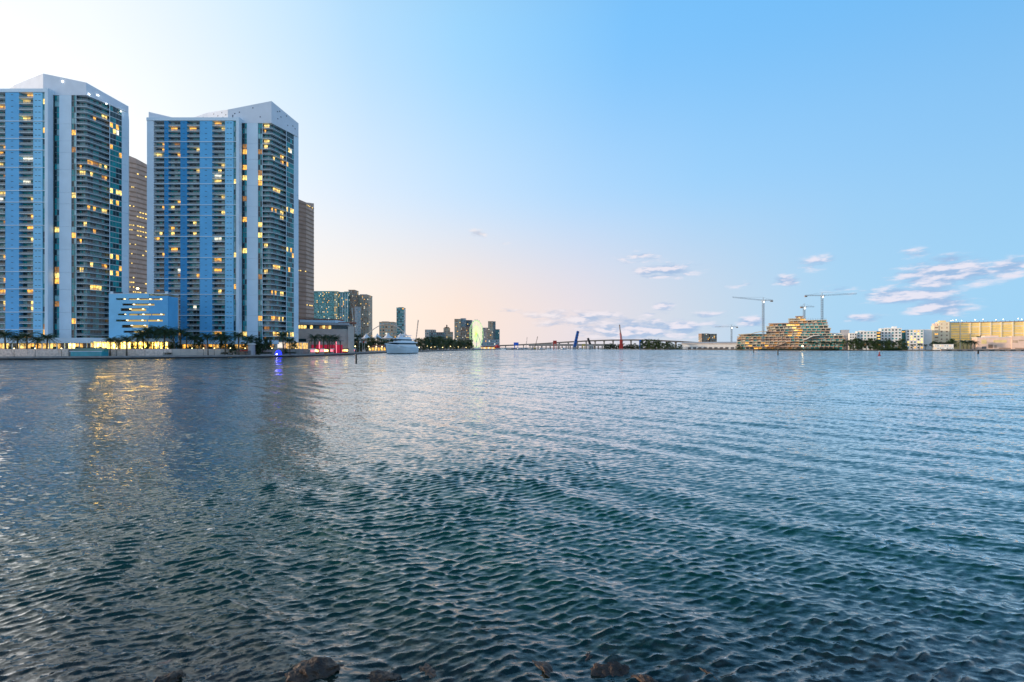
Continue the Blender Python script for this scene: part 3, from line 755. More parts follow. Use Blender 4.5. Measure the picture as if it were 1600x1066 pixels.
# hotel podium with upper terrace and rust coloured roof
Yp = 318
hp = thing('hotel_podium', 'beige hotel podium with lit band of windows and rust roof', 'building', (WX(463, Yp), Yp, PROM))
hx = lambda p, Y=Yp: WX(p, Y)-WX(463, Yp); hz = lambda p: WZ(p, Yp)-PROM
MB().prism([(hx(463),0),(hx(536),10),(hx(525),30),(hx(463),30)], 0, hz(513.5)).build('wall', 'beige', hp)
MB().prism([(hx(463),.8),(hx(534),10.4),(hx(525),30),(hx(463),30)], hz(513.4), hz(507.5)).build('recess', 'dark_grey', hp)
MB().prism([(hx(462),-1.2),(hx(537),8.8),(hx(526),31),(hx(462),31)], hz(507.4), hz(503.5)).build('fascia', 'grey_wall', hp)
MB().prism([(hx(466),2),(hx(516),9),(hx(516),30),(hx(466),30)], hz(503.4), hz(499)).build('upper_wall', 'white_concrete', hp)
MB().prism([(hx(466)-.4,1.4),(hx(516)+.4,8.4),(hx(512),30),(hx(470),30)], hz(498.9), [hz(497.6)]*2+[hz(495.5)]*2).build('roof', 'rust_roof', hp)
MB().prism([(hx(521),8.4),(hx(536),10.2),(hx(534),30),(hx(523),30)], hz(503.4), [hz(502.5),hz(502.2),hz(500),hz(499.5)]).build('roof', 'rust_roof', hp)
rgp = random.Random(2)
for k in range(16):
    f0, f1 = (k+.1)/16, (k+.85)/16; xa = hx(464)+(hx(533)-hx(464))*f0; xb = hx(464)+(hx(533)-hx(464))*f1
    ya = .6+f0*9.6; yb = .6+f1*9.6
    MB().prism([(xa,ya-.1),(xb,yb-.1),(xb,yb+.2),(xa,ya+.2)], hz(513.2), hz(508.5)).build('window', rgp.choice(['lit_yellow','lit_yellow','glass_dark','lit_amber','lit_dim']) if k < 11 else 'glass_dark', hp)
MB().box(hx(466.5), hx(478), -.2, .6, hz(536), hz(529.5)).build('entrance_glass', 'glass_dark', hp)
MB().prism([(hx(536.2),9),(hx(544),12),(hx(544)-12,36),(hx(536.2)-10,38)], 0, hz(509)).build('wing', 'beige', hp)

# ------------------------------------------------------------------ distant downtown towers
block('glass_tower', 'broad teal glass tower speckled with lights, left of downtown', 'tower', 489, 522, 456, 1150, 40, 'teal_tower', 34, 18, .09, seed=1, wf=.62, hf=.55, roofbox=[(494,516,454.5,'dark_grey')])
block('glass_tower', 'narrow pale green tower beside the broad teal one', 'tower', 522.3, 527, 456, 1150, 30, 'pale_strip', 30, 2, .3, seed=2)
block('glass_tower', 'teal glass tower with vertical white fins in downtown', 'tower', 527.3, 544, 457.5, 1160, 40, 'teal_tower', 34, 8, .1, seed=3, wf=.5, hf=.7, roofbox=[(536,543,455,'tan')])
f3 = bpy.data.objects['glass_tower.002']
for k in range(5):
    w = WX(544,1160)-WX(527.3,1160); MB().box(-w/2+w*k/4.2, -w/2+w*k/4.2+1.1, -1.2, -.4, 0, WZ(458,1160)-PROM).build('fin', 'boat_blue_grey', f3)
o = block('dark_tower', 'dark tower wrapped by a white spiral exoskeleton in downtown', 'tower', 544.3, 554, 454, 1170, 30, 'brown', 36, 5, .05, seed=4)
w = (WX(554,1170)-WX(544.3,1170))/2; hh = WZ(454,1170)-PROM
MB().tube([(w*.2,-1,hh*.70),(w*.65,-1.2,hh*.52),(w*.2,-1.2,hh*.36),(-w*.3,-1.2,hh*.18),(-w*.1,-1,0)], 1.1, 6).build('exoskeleton', 'white_wall', o)
MB().tube([(-w*.8,-1,hh),(-w*.7,-1,hh*.5),(-w*.2,-1,hh*.3),(w*.5,-1,hh*.1),(w*.8,-1,0)], .8, 6).build('exoskeleton', 'white_wall', o)
block('slab_tower', 'short pale grey tower between the spiral and brown towers', 'tower', 554.2, 558.8, 480, 1140, 25, 'grey_wall', 24, 3, .05, seed=5)
block('balcony_tower', 'brown tower with balconied glass flank, rightmost of the tall cluster', 'tower', 557, 576, 462, 1200, 32, 'tan', 34, 7, .06, seed=6, bands=34, bandmat='grey_wall', roofbox=[(561,572,459.5,'grey_wall')])
block('apartment_block', 'tan apartment block behind the white arch', 'building', 592.5, 614.5, 503.5, 950, 30, 'tan', 8, 5, .1, seed=7, wf=.5, roofbox=[(595,605,502,'beige')])
block('sheer_tower', 'slender blue green glass tower behind the yacht', 'tower', 619.5, 631, 481.5, 1300, 22, 'green_glass', 30, 4, .02, seed=8, wf=.85, hf=.75, roofbox=[(622,629,480,'dark_grey')])
block('office_block', 'pinkish low office block right of the yacht', 'building', 664, 678.5, 515.5, 1250, 30, 'beige', 7, 5, .05, seed=9)
block('office_block', 'dark grey blocky office building above the park trees', 'building', 670.5, 694, 519.5, 1150, 30, 'dark_grey', 6, 8, .05, seed=10)
block('stepped_tower', 'brown stepped tower with a dark cap above the park trees', 'tower', 693, 701.5, 513, 1300, 25, 'tan', 10, 4, .05, seed=11, roofbox=[(694,700.5,511,'brown'),(696.8,697.6,507.5,'dark_steel')])
block('stepped_tower', 'small tan block leaning on the stepped tower', 'building', 701.7, 706.5, 519, 1300, 20, 'tan', 7, 2, .05, seed=12)
block('cylinder_tower', 'orange tan tower left of the observation wheel', 'tower', 710, 719.5, 499, 1500, 30, 'tan', 22, 5, .05, seed=13, wf=.85, hf=.45)
block('apartment_tower', 'grey brown high-rise just left of the observation wheel', 'tower', 719.7, 727, 498, 1520, 30, 'grey_wall', 22, 3, .05, seed=14, wf=.7)
block('apartment_tower', 'dark flat-topped high-rise directly behind the observation wheel', 'tower', 727.2, 737, 500.8, 1540, 30, 'dark_grey', 18, 4, .05, seed=15)
block('apartment_tower', 'pinkish brown mid-rise in front of the dark high-rise', 'tower', 720, 734.5, 511, 1420, 30, 'brown', 15, 7, .1, seed=16, wf=.5)
block('apartment_tower', 'grey green mid-rise just right of the observation wheel', 'tower', 753.5, 763, 512.5, 1500, 30, 'grey_wall', 14, 4, .05, seed=17)
block('rounded_tower', 'tan high-rise with dark right flank, right of the wheel', 'tower', 762.6, 770.5, 502.5, 1480, 24, 'tan', 18, 3, .05, seed=18)
block('rounded_tower', 'dark slim slab joined to the tan high-rise', 'tower', 770.6, 774, 502.8, 1481, 24, 'dark_grey', 18, 2, .03, seed=19)
block('apartment_tower', 'teal grey mid-rise at the right end of the skyline', 'tower', 773.4, 780.5, 515, 1500, 30, 'green_glass', 13, 3, .05, seed=20)
block('low_hall', 'low grey exhibition hall under the right skyline towers', 'building', 752, 780, 531, 1350, 40, 'grey_wall', 3, 10, .1, seed=21)
block('twin_block', 'left of the two brown apartment blocks behind the causeway', 'building', 1096.5, 1108, 521.5, 1700, 30, 'brown', 9, 4, .1, seed=22, wf=.5)
block('twin_block', 'right of the two brown apartment blocks behind the causeway', 'building', 1109.5, 1120, 522, 1700, 30, 'brown', 9, 4, .1, seed=23, wf=.5)

# ------------------------------------------------------------------ park: arch, tents, wheel
Yt = 640
ar = thing('park_arch', 'pale steel arch rising over the white amphitheatre tents', 'arch', (WX(606, Yt), Yt, PROM))
pts = []
for k in range(25):
    t_ = k/24; px = 566+(642-566)*t_; py = 533-27*math.sin(math.pi*min(1, max(0, t_)))**.85*(1.0 if t_ < .6 else 1.0)
    p = W(px, py, Yt); pts.append((p[0]-WX(606, Yt), 4*math.sin(t_*3.1), p[2]-PROM))
pts[0] = (pts[0][0], 0, 0); pts[-1] = (pts[-1][0], 0, 0)
MB().tube(pts, .55, 8).build('arch_tube', 'beige', ar, smooth=True)
for k in (4, 8, 16, 20): MB().tube([pts[k], (pts[k][0]*.8, 14, 6)], .14, 4).build('stay', 'steel_grey', ar)
def tent(label, px0, px1, ptop, pedge, Y, peaks):
    o = thing('tensile_tent', label, 'tent', (WX((px0+px1)/2, Y), Y, PROM), group='white amphitheatre tents')
    x0, x1 = WX(px0, Y)-WX((px0+px1)/2, Y), WX(px1, Y)-WX((px0+px1)/2, Y); zt_, ze = WZ(ptop, Y)-PROM, WZ(pedge, Y)-PROM
    mb = MB(); n = 24; md = 8
    for i in range(n+1):
        for j in range(md+1):
            u, v = i/n, j/md; d = abs(((u*peaks) % 1)-.5)*2
            c = (1-d)**1.6*(1-abs(2*v-1))**.8
            mb.v.append((x0+(x1-x0)*u, 14*v, ze+(zt_-ze)*c-1.2*math.sin(math.pi*u*peaks)**2*0))
    for i in range(n):
        for j in range(md): a = i*(md+1)+j; mb.f.append((a, a+md+1, a+md+2, a+1)); mb.m.append(0)
    mb.build('membrane', 'tent_white', o, smooth=True)
    for k in range(peaks):
        x = x0+(x1-x0)*(k+.5)/peaks; MB().tube([(x,7,0),(x,7,zt_)], .25, 5).build('mast', 'white_wall', o)
        x = x0+(x1-x0)*k/peaks; MB().tube([(x,.1,0),(x,.1,ze)], .15, 5).build('edge_post', 'white_wall', o)
    return o
tent('white peaked tent left of the arch foot above the trees', 548, 562, 523.5, 529, 600, 1)
tent('broad white amphitheatre tent left of the arch crown', 561, 596, 520.5, 529, 620, 2)
tent('broad white amphitheatre tent above the yacht', 594, 634, 520, 528.5, 660, 2)

def wheel(label, px, ptop, pbot, Y, halfw):
    o = thing('observation_wheel', label, 'ferris wheel', (WX(px, Y), Y, PROM))
    zc = WZ((ptop+pbot)/2, Y)-PROM; rad = (WZ(ptop, Y)-WZ(pbot, Y))/2
    turn = math.acos(halfw/F*Y/rad)                      # the wheel stands edge-on to the water
    wh = (math.cos(turn), math.sin(turn)); off = (-wh[1]*2.4, wh[0]*2.4)
    P = lambda r_, a, s=0: (wh[0]*r_*math.cos(a)+off[0]*s, wh[1]*r_*math.cos(a)+off[1]*s, zc+r_*math.sin(a))
    n = 40
    for s in (-.5, .5):
        MB().tube([P(rad, 2*math.pi*k/n, s) for k in range(n+1)], .32, 6, cap=False).build('rim', 'pale_green_glow', o)
        MB().tube([P(rad*.62, 2*math.pi*k/n, s) for k in range(n+1)], .16, 5, cap=False).build('inner_ring', 'pale_green_glow', o)
    for k in range(21):
        a = 2*math.pi*k/21
        MB().tube([P(2, a, .5), P(rad*.62, a, .1)], .24, 5).build('spoke', 'green_glow', o)
        MB().tube([P(rad*.62, a, .1), P(rad, a, 0)], .22, 5).build('spoke', 'pale_green_glow', o)
        c = P(rad+1.6, a)
        MB().lathe([(.6,-1.3),(1.1,-.8),(1.15,.6),(.7,1.2)], 8).build('cabin', 'crane_white', o, c)
    MB().lathe([(2.2,-2.2),(2.6,0),(2.2,2.2)], 12).build('hub', 'green_glow', o, (0,0,zc))
    for s in (-1, 1):
        for u in (-.55, .55): MB().tube([(off[0]*s*1.1, off[1]*s*1.1, zc), (wh[0]*rad*u+off[0]*s*3, wh[1]*rad*u+off[1]*s*3, 0)], [.5,.7], 6).build('support_leg', 'crane_white', o)
    MB().box(-10, 10, -7, 7, 0, 2.4).build('platform', 'white_wall', o)
wheel('tall observation wheel lit bright green on the waterfront', 744.5, 501, 543, 1000, 8.4)

# ------------------------------------------------------------------ yacht
def yacht():
    Yy = 360; bow = Vector((WX(601.5, 354), 354, 0)); stern = Vector((WX(647, 392), 392, 0))
    L = (stern-bow).length; ax = (stern-bow).normalized()
    o = thing('yacht', 'large white motor yacht moored at the seawall beside the park', 'yacht', tuple(bow), math.atan2(ax.y, ax.x))
    def hullsec(t):   # half beam at deck, at water, deck height
        bd = 4.6*min(1, (t*2.6+.02))**.55; bw = 4.0*min(1, max(0, (t-.09)*2.2))**.8
        return bd, max(bw, .02), 7.4-2.6*min(1, t*1.5)+.2*t
    mb = MB(); n = 24
    for i in range(n+1):
        t = i/n; bd, bw, dh = hullsec(t); x = t*L; xw = x + (1-t)*2.6
        for s in (-1, 1):
            mb.v += [(xw, s*bw*.7, -.6), (xw, s*bw, .5), (x*.7+xw*.3, s*(bw*.35+bd*.65), dh*.6), (x, s*bd, dh), (x, s*(bd-.15), dh+.7)]
    for i in range(n):
        for s in range(2):
            for j in range(4):
                a = i*10+s*5+j; q = (a, a+10, a+11, a+1); mb.f.append(q if s == 0 else q[::-1]); mb.m.append(1 if j == 0 else 0)
        a = i*10; mb.f.append((a+3, a+13, a+18, a+8)); mb.m.append(0)
    k = n*10; mb.f.append((k, k+1, k+2, k+3, k+8, k+7, k+6, k+5)); mb.m.append(0)
    h = mb.build('hull', ['boat_blue_grey', 'boat_window'], o, smooth=False)
    mb = MB()
    for s in (-1, 1):
        pts = []
        for i in range(n+1):
            t = i/n; bd, bw, dh = hullsec(t); pts.append((t*L, s*(bd+.06), dh-.1))
        mb.tube(pts, .16, 5)
    mb.build('rub_rail', 'boat_white', h)
    def deck(name, t0, t1, w, z0, z1, rake, mt='boat_white', par=o):
        x0, x1 = t0*L, t1*L; pl = [(x0,-w*.55),(x0+2.4,-w),(x1,-w),(x1,w),(x0+2.4,w),(x0,w*.55)]
        b = MB(); n0 = len(pl)
        top = [(x+rake if i in (0,1,4,5) else x-rake*.3, y*.92) for i, (x, y) in enumerate(pl)]
        b.v = [(x, y, z0) for x, y in pl]+[(x, y, z1) for x, y in top]
        for i in range(n0): j = (i+1) % n0; b.f.append((i, j, n0+j, n0+i)); b.m.append(0)
        b.f.append(tuple(range(n0, 2*n0))); b.m.append(0)
        return b.build(name, mt, par)
    deck('main_cabin', .22, .93, 4.15, 5.0, 7.5, 1.4); deck('window_band', .23, .86, 4.17, 7.52, 8.7, 1.0, 'boat_window')
    deck('deck_overhang', .20, .97, 4.4, 8.72, 9.3, .3)
    deck('bridge_deck', .32, .88, 3.6, 9.32, 10.6, 1.2); deck('window_band', .33, .80, 3.4, 10.62, 11.6, 1.0, 'boat_window')
    deck('deck_overhang', .31, .90, 3.8, 11.62, 12.1, .3); deck('sun_deck', .42, .78, 2.8, 12.12, 13.6, 1.0); deck('hard_top', .46, .80, 2.9, 14.6, 14.95, .2)
    for x in (.5, .76):
        for s in (-1, 1): MB().tube([(x*L, s*2.3, 13.6), (x*L, s*2.3, 14.6)], .12, 5).build('post', 'boat_white', o)
    MB().tube([(.64*L,0,14.9),(.67*L,0,18.3)], [.35,.12], 6).build('mast', 'boat_white', o)
    MB().lathe([(.3,0),(.8,.2),(.85,.7),(.4,1.1)], 10).build('radar_dome', 'boat_white', o, (.60*L, 0, 14.96))
    for k in range(9): MB().tube([((.03+k*.02)*L, 0, 7.9), ((.03+k*.02)*L, .02, 8.9)], .04, 4).build('rail_post', 'steel_grey', o)
    side = 1
    for sgn in (1,):
        pts = [(.70*L+2.3*math.cos(a), 4.72*sgn, 5.6+2.3*math.sin(a)) for a in [2*math.pi*q/24 for q in range(25)]]
        MB().tube(pts, .22, 6, cap=False).build('ring_emblem', 'boat_white', o)
        MB().box(.70*L-.9, .70*L+.9, 4.6, 4.75, 5.9, 6.25).build('emblem_bar', 'boat_white', o); MB().box(.70*L-.2, .70*L+.2, 4.6, 4.75, 4.4, 5.9).build('emblem_bar', 'boat_white', o)
    MB().box(.66*L, .80*L, 4.4, 4.7, .9, 1.1).build('boarding_light', 'blue_glow', o)
    MB().box(.60*L, 1.0*L, 4.2, 4.9, 1.3, 1.6).build('side_platform', 'boat_white', o)
yacht()

# ------------------------------------------------------------------ trees and palms
def tree_meshes(seed, leaf, low=.34, nc=20):
    rg = random.Random(seed); t = MB()
    t.tube([(0,0,0),(.08,.05,.18),(.02,.1,.42)], [.055,.04,.03], 6)
    cl = []
    for k in range(nc):
        a = rg.random()*6.283; r_ = .42*math.sqrt(rg.random()); z = rg.uniform(low, .95)
        r_ *= 1-.55*max(0, (z-.55)/.4); cl.append(Vector((r_*math.cos(a), r_*math.sin(a), z)))
    for c in cl[:7]: t.tube([(.02,.1,.40), tuple(c*.6+Vector((0,0,.15))), tuple(c)], [.022,.014,.005], 4)
    c_ = MB()
    for c in cl:
        s = rg.uniform(.10, .19)
        for _ in range(70):
            d = Vector((rg.gauss(0,1), rg.gauss(0,1), rg.gauss(0,1)*.75)); d = d.normalized()*s*rg.random()**.4
            p = c+d; u = Vector((rg.gauss(0,1), rg.gauss(0,1), rg.gauss(0,.6))).normalized(); w = u.cross(Vector((rg.gauss(0,1), rg.gauss(0,1), rg.gauss(0,1)))).normalized()
            q = rg.uniform(.022, .042); c_.quad(p-u*q, p+w*q*.6, p+u*q, p-w*q*.6, 0 if rg.random() < .6 else 1)
    return t.mesh('trunk', ['trunk']), c_.mesh('crown', leaf)
TR = [tree_meshes(i, l) for i, l in enumerate((['leaf_dark','leaf_mid'],['leaf_dark','leaf_dark'],['leaf_mid','leaf_dark'],['leaf_mid','leaf_olive'],['leaf_dark','leaf_mid']))]
TR += [tree_meshes(60+i, l, .06, 30) for i, l in enumerate((['leaf_dark','leaf_mid'],['leaf_mid','leaf_dark'],['leaf_mid','leaf_olive']))]
def tree(name, label, x, y, z, h, wd=1.0, kind=None, group=None, rz=None):
    k = hash((round(x), round(y))) % 5 if kind is None else kind
    o = thing(name, label, 'tree', (x, y, z), rz if rz is not None else (x*1.7+y*.9) % 6.28, group); o.scale = (h*wd, h*wd, h)
    link('trunk', TR[k][0], o); link('crown', TR[k][1], o); return o
def palm_meshes(seed):
    rg = random.Random(seed); t = MB(); lean = rg.uniform(-.06, .06)
    t.tube([(0,0,0),(lean*.3,0,.25),(lean*.8,.01,.5),(lean,.01,.74)], [.030,.022,.019,.022], 7)
    c = MB(); base = Vector((lean,.01,.75)); nf = 26
    for k in range(nf):
        a = 2.399*k + rg.uniform(-.2, .2); up = -.35+1.65*(k/(nf-1))+rg.uniform(-.12, .12); ln = rg.uniform(.25, .36)*(1-.18*max(0, up-.8))
        d = Vector((math.cos(a), math.sin(a), 0)); side = Vector((-d.y, d.x, 0)); sag = .38+.35*max(0, 1-up/1.3)
        P = lambda u: base + d*ln*u*max(.25, math.cos(up*(1-u*.5))) + Vector((0, 0, ln*(math.sin(up)*u - sag*u*u)))
        ns = 11
        for i in range(ns):
            u0, u1 = i/ns, (i+.62)/ns; p0, p1 = P(u0), P(u1); um = (u0+u1)/2
            lw = .088*(1-abs(um-.4)*1.25)*rg.uniform(.8, 1.15)
            for s in (-1, 1): c.tri(p0, p1, p1+side*s*lw+d*.03+Vector((0,0,-lw*rg.uniform(.5,1.0))), 0 if rg.random() < .8 else 1)
        c.tube([P(0), P(.5), P(1)], [.006,.004,.002], 3)
    return t.mesh('trunk', ['trunk']), c.mesh('crown', ['palm_leaf', 'leaf_mid'])
PM = [palm_meshes(i+40) for i in range(5)]
def palm(label, x, y, z, h, kind=None, group=None):
    k = int(abs(x*3+y)) % 5 if kind is None else kind
    o = thing('palm_tree', label, 'palm tree', (x, y, z), (x*2.1+y) % 6.28, group); o.scale = (h*1.25, h*1.25, h)
    link('trunk', PM[k][0], o); link('crown', PM[k][1], o); return o
def palm_at(label, px, ptop, Y, base=PROM, group=None, kind=None):
    palm(label, WX(px, Y), Y, base, WZ(ptop, Y)-base+.6, kind, group)
G1 = 'palms on the promenade below the towers'
# in front of the left tower
for i, (px, pt, Y) in enumerate(((9,513,201),(28,520,204),(42,517,202),(58,524,206),(73,519,201))):
    palm_at(f'palm before the golden podium, {ORD[i]} from the left frame edge', px, pt, Y, group=G1)
for i, (px, pt, Y) in enumerate(((172,525,205),(186,527,212),(198,523,206))):
    palm_at(f'palm before the blue garage, {ORD[i]} from the tiled basin', px, pt, Y, group=G1)
# dark grove beneath the garage's right side and the right tower
for i, (px, pt, Y) in enumerate(((214,518,214),(224,513,218),(231,508,221),(240,511,219),(248,507,222),(256,512,218),(264,509,224),(273,514,220),(282,511,226),(291,517,224))):
    palm_at(f'dark palm of the dense grove under the garage, {ORD[i]} from the left', px, pt, Y, TER if Y > 219 else PROM, group='dense palm grove under the garage')
for i, (px, pt, Y) in enumerate(((303,520,228),(325,518,226),(345,516,231),(352,521,229),(373,516,230),(390,522,233))):
    palm_at(f'palm before the right tower lobby, {ORD[i]} counting from the grove', px, pt, Y, group=G1)
palm_at('palm near the right edge of the right tower, taller of two', 443, 515, 240, group=G1)
palm_at('palm near the right edge of the right tower, shorter of two', 453, 527, 241, group=G1)
for i, (px, h) in enumerate(((395,12),(412,11))):
    Y = 236+i*2; tree('round_tree', ('round clipped dark tree by the grey kiosk', 'round clipped dark tree left of the blue glowing dome')[i], WX(px, Y), Y, PROM, 9.5-i, .8, 1, 'clipped trees on the promenade')
for i, px in enumerate((491, 505, 515, 524)):
    palm_at(f'palm in front of the red lit pavilion, {ORD[i]} from the tower', px, 520+i*.8, 285+i*6, group='palms before the red pavilion')
palm_at('lone palm sticking out above the park trees by the tents', 559, 519, 380)
for i, (px, Y) in enumerate(((208,216),(219,217),(233,221),(244,218),(255,222),(268,221),(279,226),(296,225),(310,227),(331,229),(348,231),(362,232),(380,233),(404,237),(420,239),(446,243),(458,247))):
    tree('shrub', f'dark leafy shrub under the promenade palms, {ORD[i]} from the garage side', WX(px, Y), Y, PROM if i % 2 else TER, 3.6+1.4*((i*7) % 3), .9, 5+(i % 2), 'shrubs on the promenade')
# park trees from the hotel to the wheel
rg = random.Random(5); park = []
for i in range(12):
    px = 543+i*7.4; Y = 345+i*18+rg.uniform(-6,6); park.append((px, 530.5-2.5*math.sin(i*1.4)-(2 if 4 < i < 9 else 0), Y))
for i, (px, pt, Y) in enumerate(park):
    tree('park_tree', f'dark park tree between hotel and yacht, {ORD[i]} from the hotel', WX(px, Y), Y, PROM, WZ(pt, Y)-PROM, 1.05, (0,5,1,6)[i % 4], 'park trees left of the yacht')
for i in range(17):
    px = 651+i*5.2; Y = 560+i*24+rg.uniform(-10,10); pt = 530.5-3*abs(math.sin(i*1.1))+(2.5 if i > 11 else 0)-(2.5 if 3 < i < 9 else 0)
    tree('park_tree', f'dark park tree between yacht and wheel, {ORD[i]} from the yacht', WX(px, Y), Y, PROM, WZ(pt, Y)-PROM, .95, (0,5,2,6,1)[i % 5], 'park trees right of the yacht')
for i in range(5):
    px = 664+i*15; Y = 575+i*70
    palm_at(f'shore palm in front of the park trees, {ORD[i]} from the yacht', px, 532.5+i*.7, Y, group='shore palms beside the park')

# ------------------------------------------------------------------ promenade furniture
def lamp_post(label, px, Y, h, globe='lamp_far', base=PROM, group='lamp posts along the waterfront', r_=.35):
    o = thing('lamp_post', label, 'lamp post', (WX(px, Y), Y, base), group=group)
    MB().tube([(0,0,0),(0,0,.5),(0,0,h)], [.14,.08,.06], 6).build('pole', 'dark_steel', o)
    MB().lathe([(r_*.35,h),(r_*.9,h+r_*.5),(r_,h+r_),(r_*.7,h+r_*1.6),(r_*.2,h+r_*1.9)], 8).build('globe', globe, o); return o
for i, (px, Y) in enumerate(((22,191),(55,191),(96,191),(182,203),(222,211),(262,216),(300,222),(318,224),(335,226),(360,229),(383,232),(425,237),(462,249))):
    lamp_post(f'slim promenade lamp post on the seawall, {ORD[i]} from the left edge', px, Y, 3.2, r_=.2)
for i, (px, Y) in enumerate(((555,345),(576,388),(588,402),(597,418))):
    lamp_post(f'white globe lamp on the park quay, {ORD[i]} from the hotel', px, Y, 4.2, 'lamp_far', r_=.42)
for i in range(14):
    px = 655+i*6.1; Y = 560+i*30
    lamp_post(f'glowing shore lamp under the park trees, {ORD[i]} from the yacht', px, Y, 3.2+(i % 3), 'lamp_far', r_=.55)
k = thing('kiosk', 'grey cylindrical kiosk with a flat cap on the promenade', 'kiosk', (WX(393, 234), 234, PROM))
MB().lathe([(1.7,0),(1.7,5.2)], 16).build('drum', 'grey_wall', k); MB().lathe([(2.1,5.22),(2.1,5.6),(1.2,6.0)], 16).build('cap', 'white_wall', k); MB().box(-.6,.6,-1.75,-1.6,0,2.2).build('door', 'dark_grey', k)
d = thing('blue_light_stand_in', 'small dome-shaped stand-in for a blue light at the seawall edge', 'dome', (WX(435, 233.5), 233.5, PROM+.12))
MB().lathe([(1.6,.0),(1.55,.5),(1.35,1.2),(.9,1.9),(.3,2.3)], 14).build('shell', 'blue_glow', d); MB().lathe([(.3,-.0),(.34,.25),(.2,.45)], 8).build('lamp', 'lamp_white', d, (0,-1.7,.05))  # dome shape made up to carry a blue light
for i, (a, b_, Y, mt) in enumerate(((243,268,215.5,'leaf_dark'),(340,356,229.5,'leaf_dark'),(372,386,232,'red_paint'),(408,424,236,'leaf_dark'),(440,462,242,'leaf_dark'))):
    o = thing('planter_hedge' if mt != 'red_paint' else 'market_awning', ('long clipped hedge under the palm grove','short clipped hedge before the lobby','low red awning beside the grey kiosk','clipped hedge left of the blue dome','clipped hedge right of the blue dome')[i], 'hedge' if mt != 'red_paint' else 'awning', (WX((a+b_)/2, Y), Y, PROM))
    w = (b_-a)/F*Y/2
    if mt == 'red_paint':
        MB().prism([(-w,-1),(w,-1),(w,1),(-w,1)], 1.9, [2.0,2.0,2.5,2.5]).build('canvas', mt, o)
        for s in (-1, 1): MB().tube([(s*(w-.2),-.8,0),(s*(w-.2),-.8,1.9)], .07, 5).build('post', 'steel_grey', o)
    else:
        MB().box(-w, w, -.7, .7, 0, .5).build('trough', 'stone_grey', o)
        mb = MB(); r2 = random.Random(i)
        for _ in range(700):
            p = Vector((r2.uniform(-w,w), r2.uniform(-.7,.7), r2.uniform(.5,1.35))); u = Vector((r2.gauss(0,1), r2.gauss(0,1), r2.gauss(0,1))).normalized()*.16; v = u.cross(Vector((0,.3,1))).normalized()*.12
            mb.quad(p-u, p+v, p+u, p-v)
        stuff(mb.build('foliage', mt, o))
# red lit pavilion and market kiosks
rp = thing('lit_pavilion', 'open pavilion lit deep red behind four palms', 'pavilion', (WX(509, 312), 312, PROM))
MB().box(-10.5, 10.5, 2, 2.6, 0, 5.6).build('back_wall', 'red_glow', rp); MB().box(-11, 11, -1, 3, 8.02, 8.5).build('roof', 'dark_grey', rp)  # wall, and two columns below, emit the red floodlighting themselves
for k_ in range(8):
    MB().tube([(-10+k_*2.85,0,0),(-10+k_*2.85,0,8.0)], .28, 7).build('column', 'pink_glow' if k_ in (2, 6) else 'dark_steel', rp)
for i, (px, Y, c) in enumerate(((488,268,0),(494,280,1),(502,287,0),(509,293,1),(517,300,0),(533,316,1),(540,322,1),(551,338,0))):
    o = thing('market_kiosk', f'small lit market kiosk along the quay, {ORD[i]} from the right tower', 'kiosk', (WX(px, Y), Y, PROM), group='market kiosks on the quay')
    MB().box(-1.4,1.4,-.9,.9,0,1.1).build('counter', ('beige','red_paint')[c], o)
    MB().box(-1.2,1.2,.5,.8,1.1,2.4).build('lit_back', ('pink_glow','podium_light')[c], o)
    MB().prism([(-1.8,-1.3),(1.8,-1.3),(1.8,1.2),(-1.8,1.2)], 2.42, [2.5,2.5,3.1,3.1]).build('canopy', ('tent_white','rust_roof')[c], o)
    for s in (-1, 1): MB().tube([(s*1.5,-1.0,0),(s*1.5,-1.0,2.42)], .05, 5).build('post', 'steel_grey', o)
o = thing('cone_tent', 'pale pointed tent at the end of the market kiosks', 'tent', (WX(544, 330), 330, PROM))
MB().lathe([(2.8,2.2),(1.2,4.2),(.5,6.5),(.1,9.5)], 10).build('canvas', 'tent_white', o)
for s in range(5): MB().tube([(2.6*math.cos(s*1.257),2.6*math.sin(s*1.257),0),(2.6*math.cos(s*1.257),2.6*math.sin(s*1.257),2.25)], .08, 5).build('pole', 'steel_grey', o)
for i, px in enumerate((561.5, 566.5, 569.5)):
    Y = 365+i*5; o = thing('flagpole', f'thin white flagpole on the quay, {ORD[i]} from the hotel', 'flagpole', (WX(px, Y), Y, PROM), group='flagpoles on the quay')
    MB().tube([(0,0,0),(0,0,9)], [.14,.08], 6).build('pole', 'white_wall', o); MB().prism([(.1,0),(1.6,.1),(1.6,.16),(.1,.06)], 7.6, 8.7).build('flag', ('tent_white','red_paint','tent_white')[i], o)
o = thing('quay_hut', 'low quay building with warm yellow windows left of the yacht', 'hut', (WX(592, 432), 432, PROM))
MB().box(-10,10,0,6,0,4.6).build('wall', 'beige', o); MB().prism([(-10.5,-.6),(10.5,-.6),(10.5,6.5),(-10.5,6.5)], 4.62, [4.8,4.8,6.2,6.2]).build('roof', 'rust_roof', o)
for k_ in range(7): MB().box(-9.2+k_*2.75, -7.4+k_*2.75, -.15, -.02, 1, 3.6).build('window', ('lit_yellow','lit_amber')[k_ % 2], o)

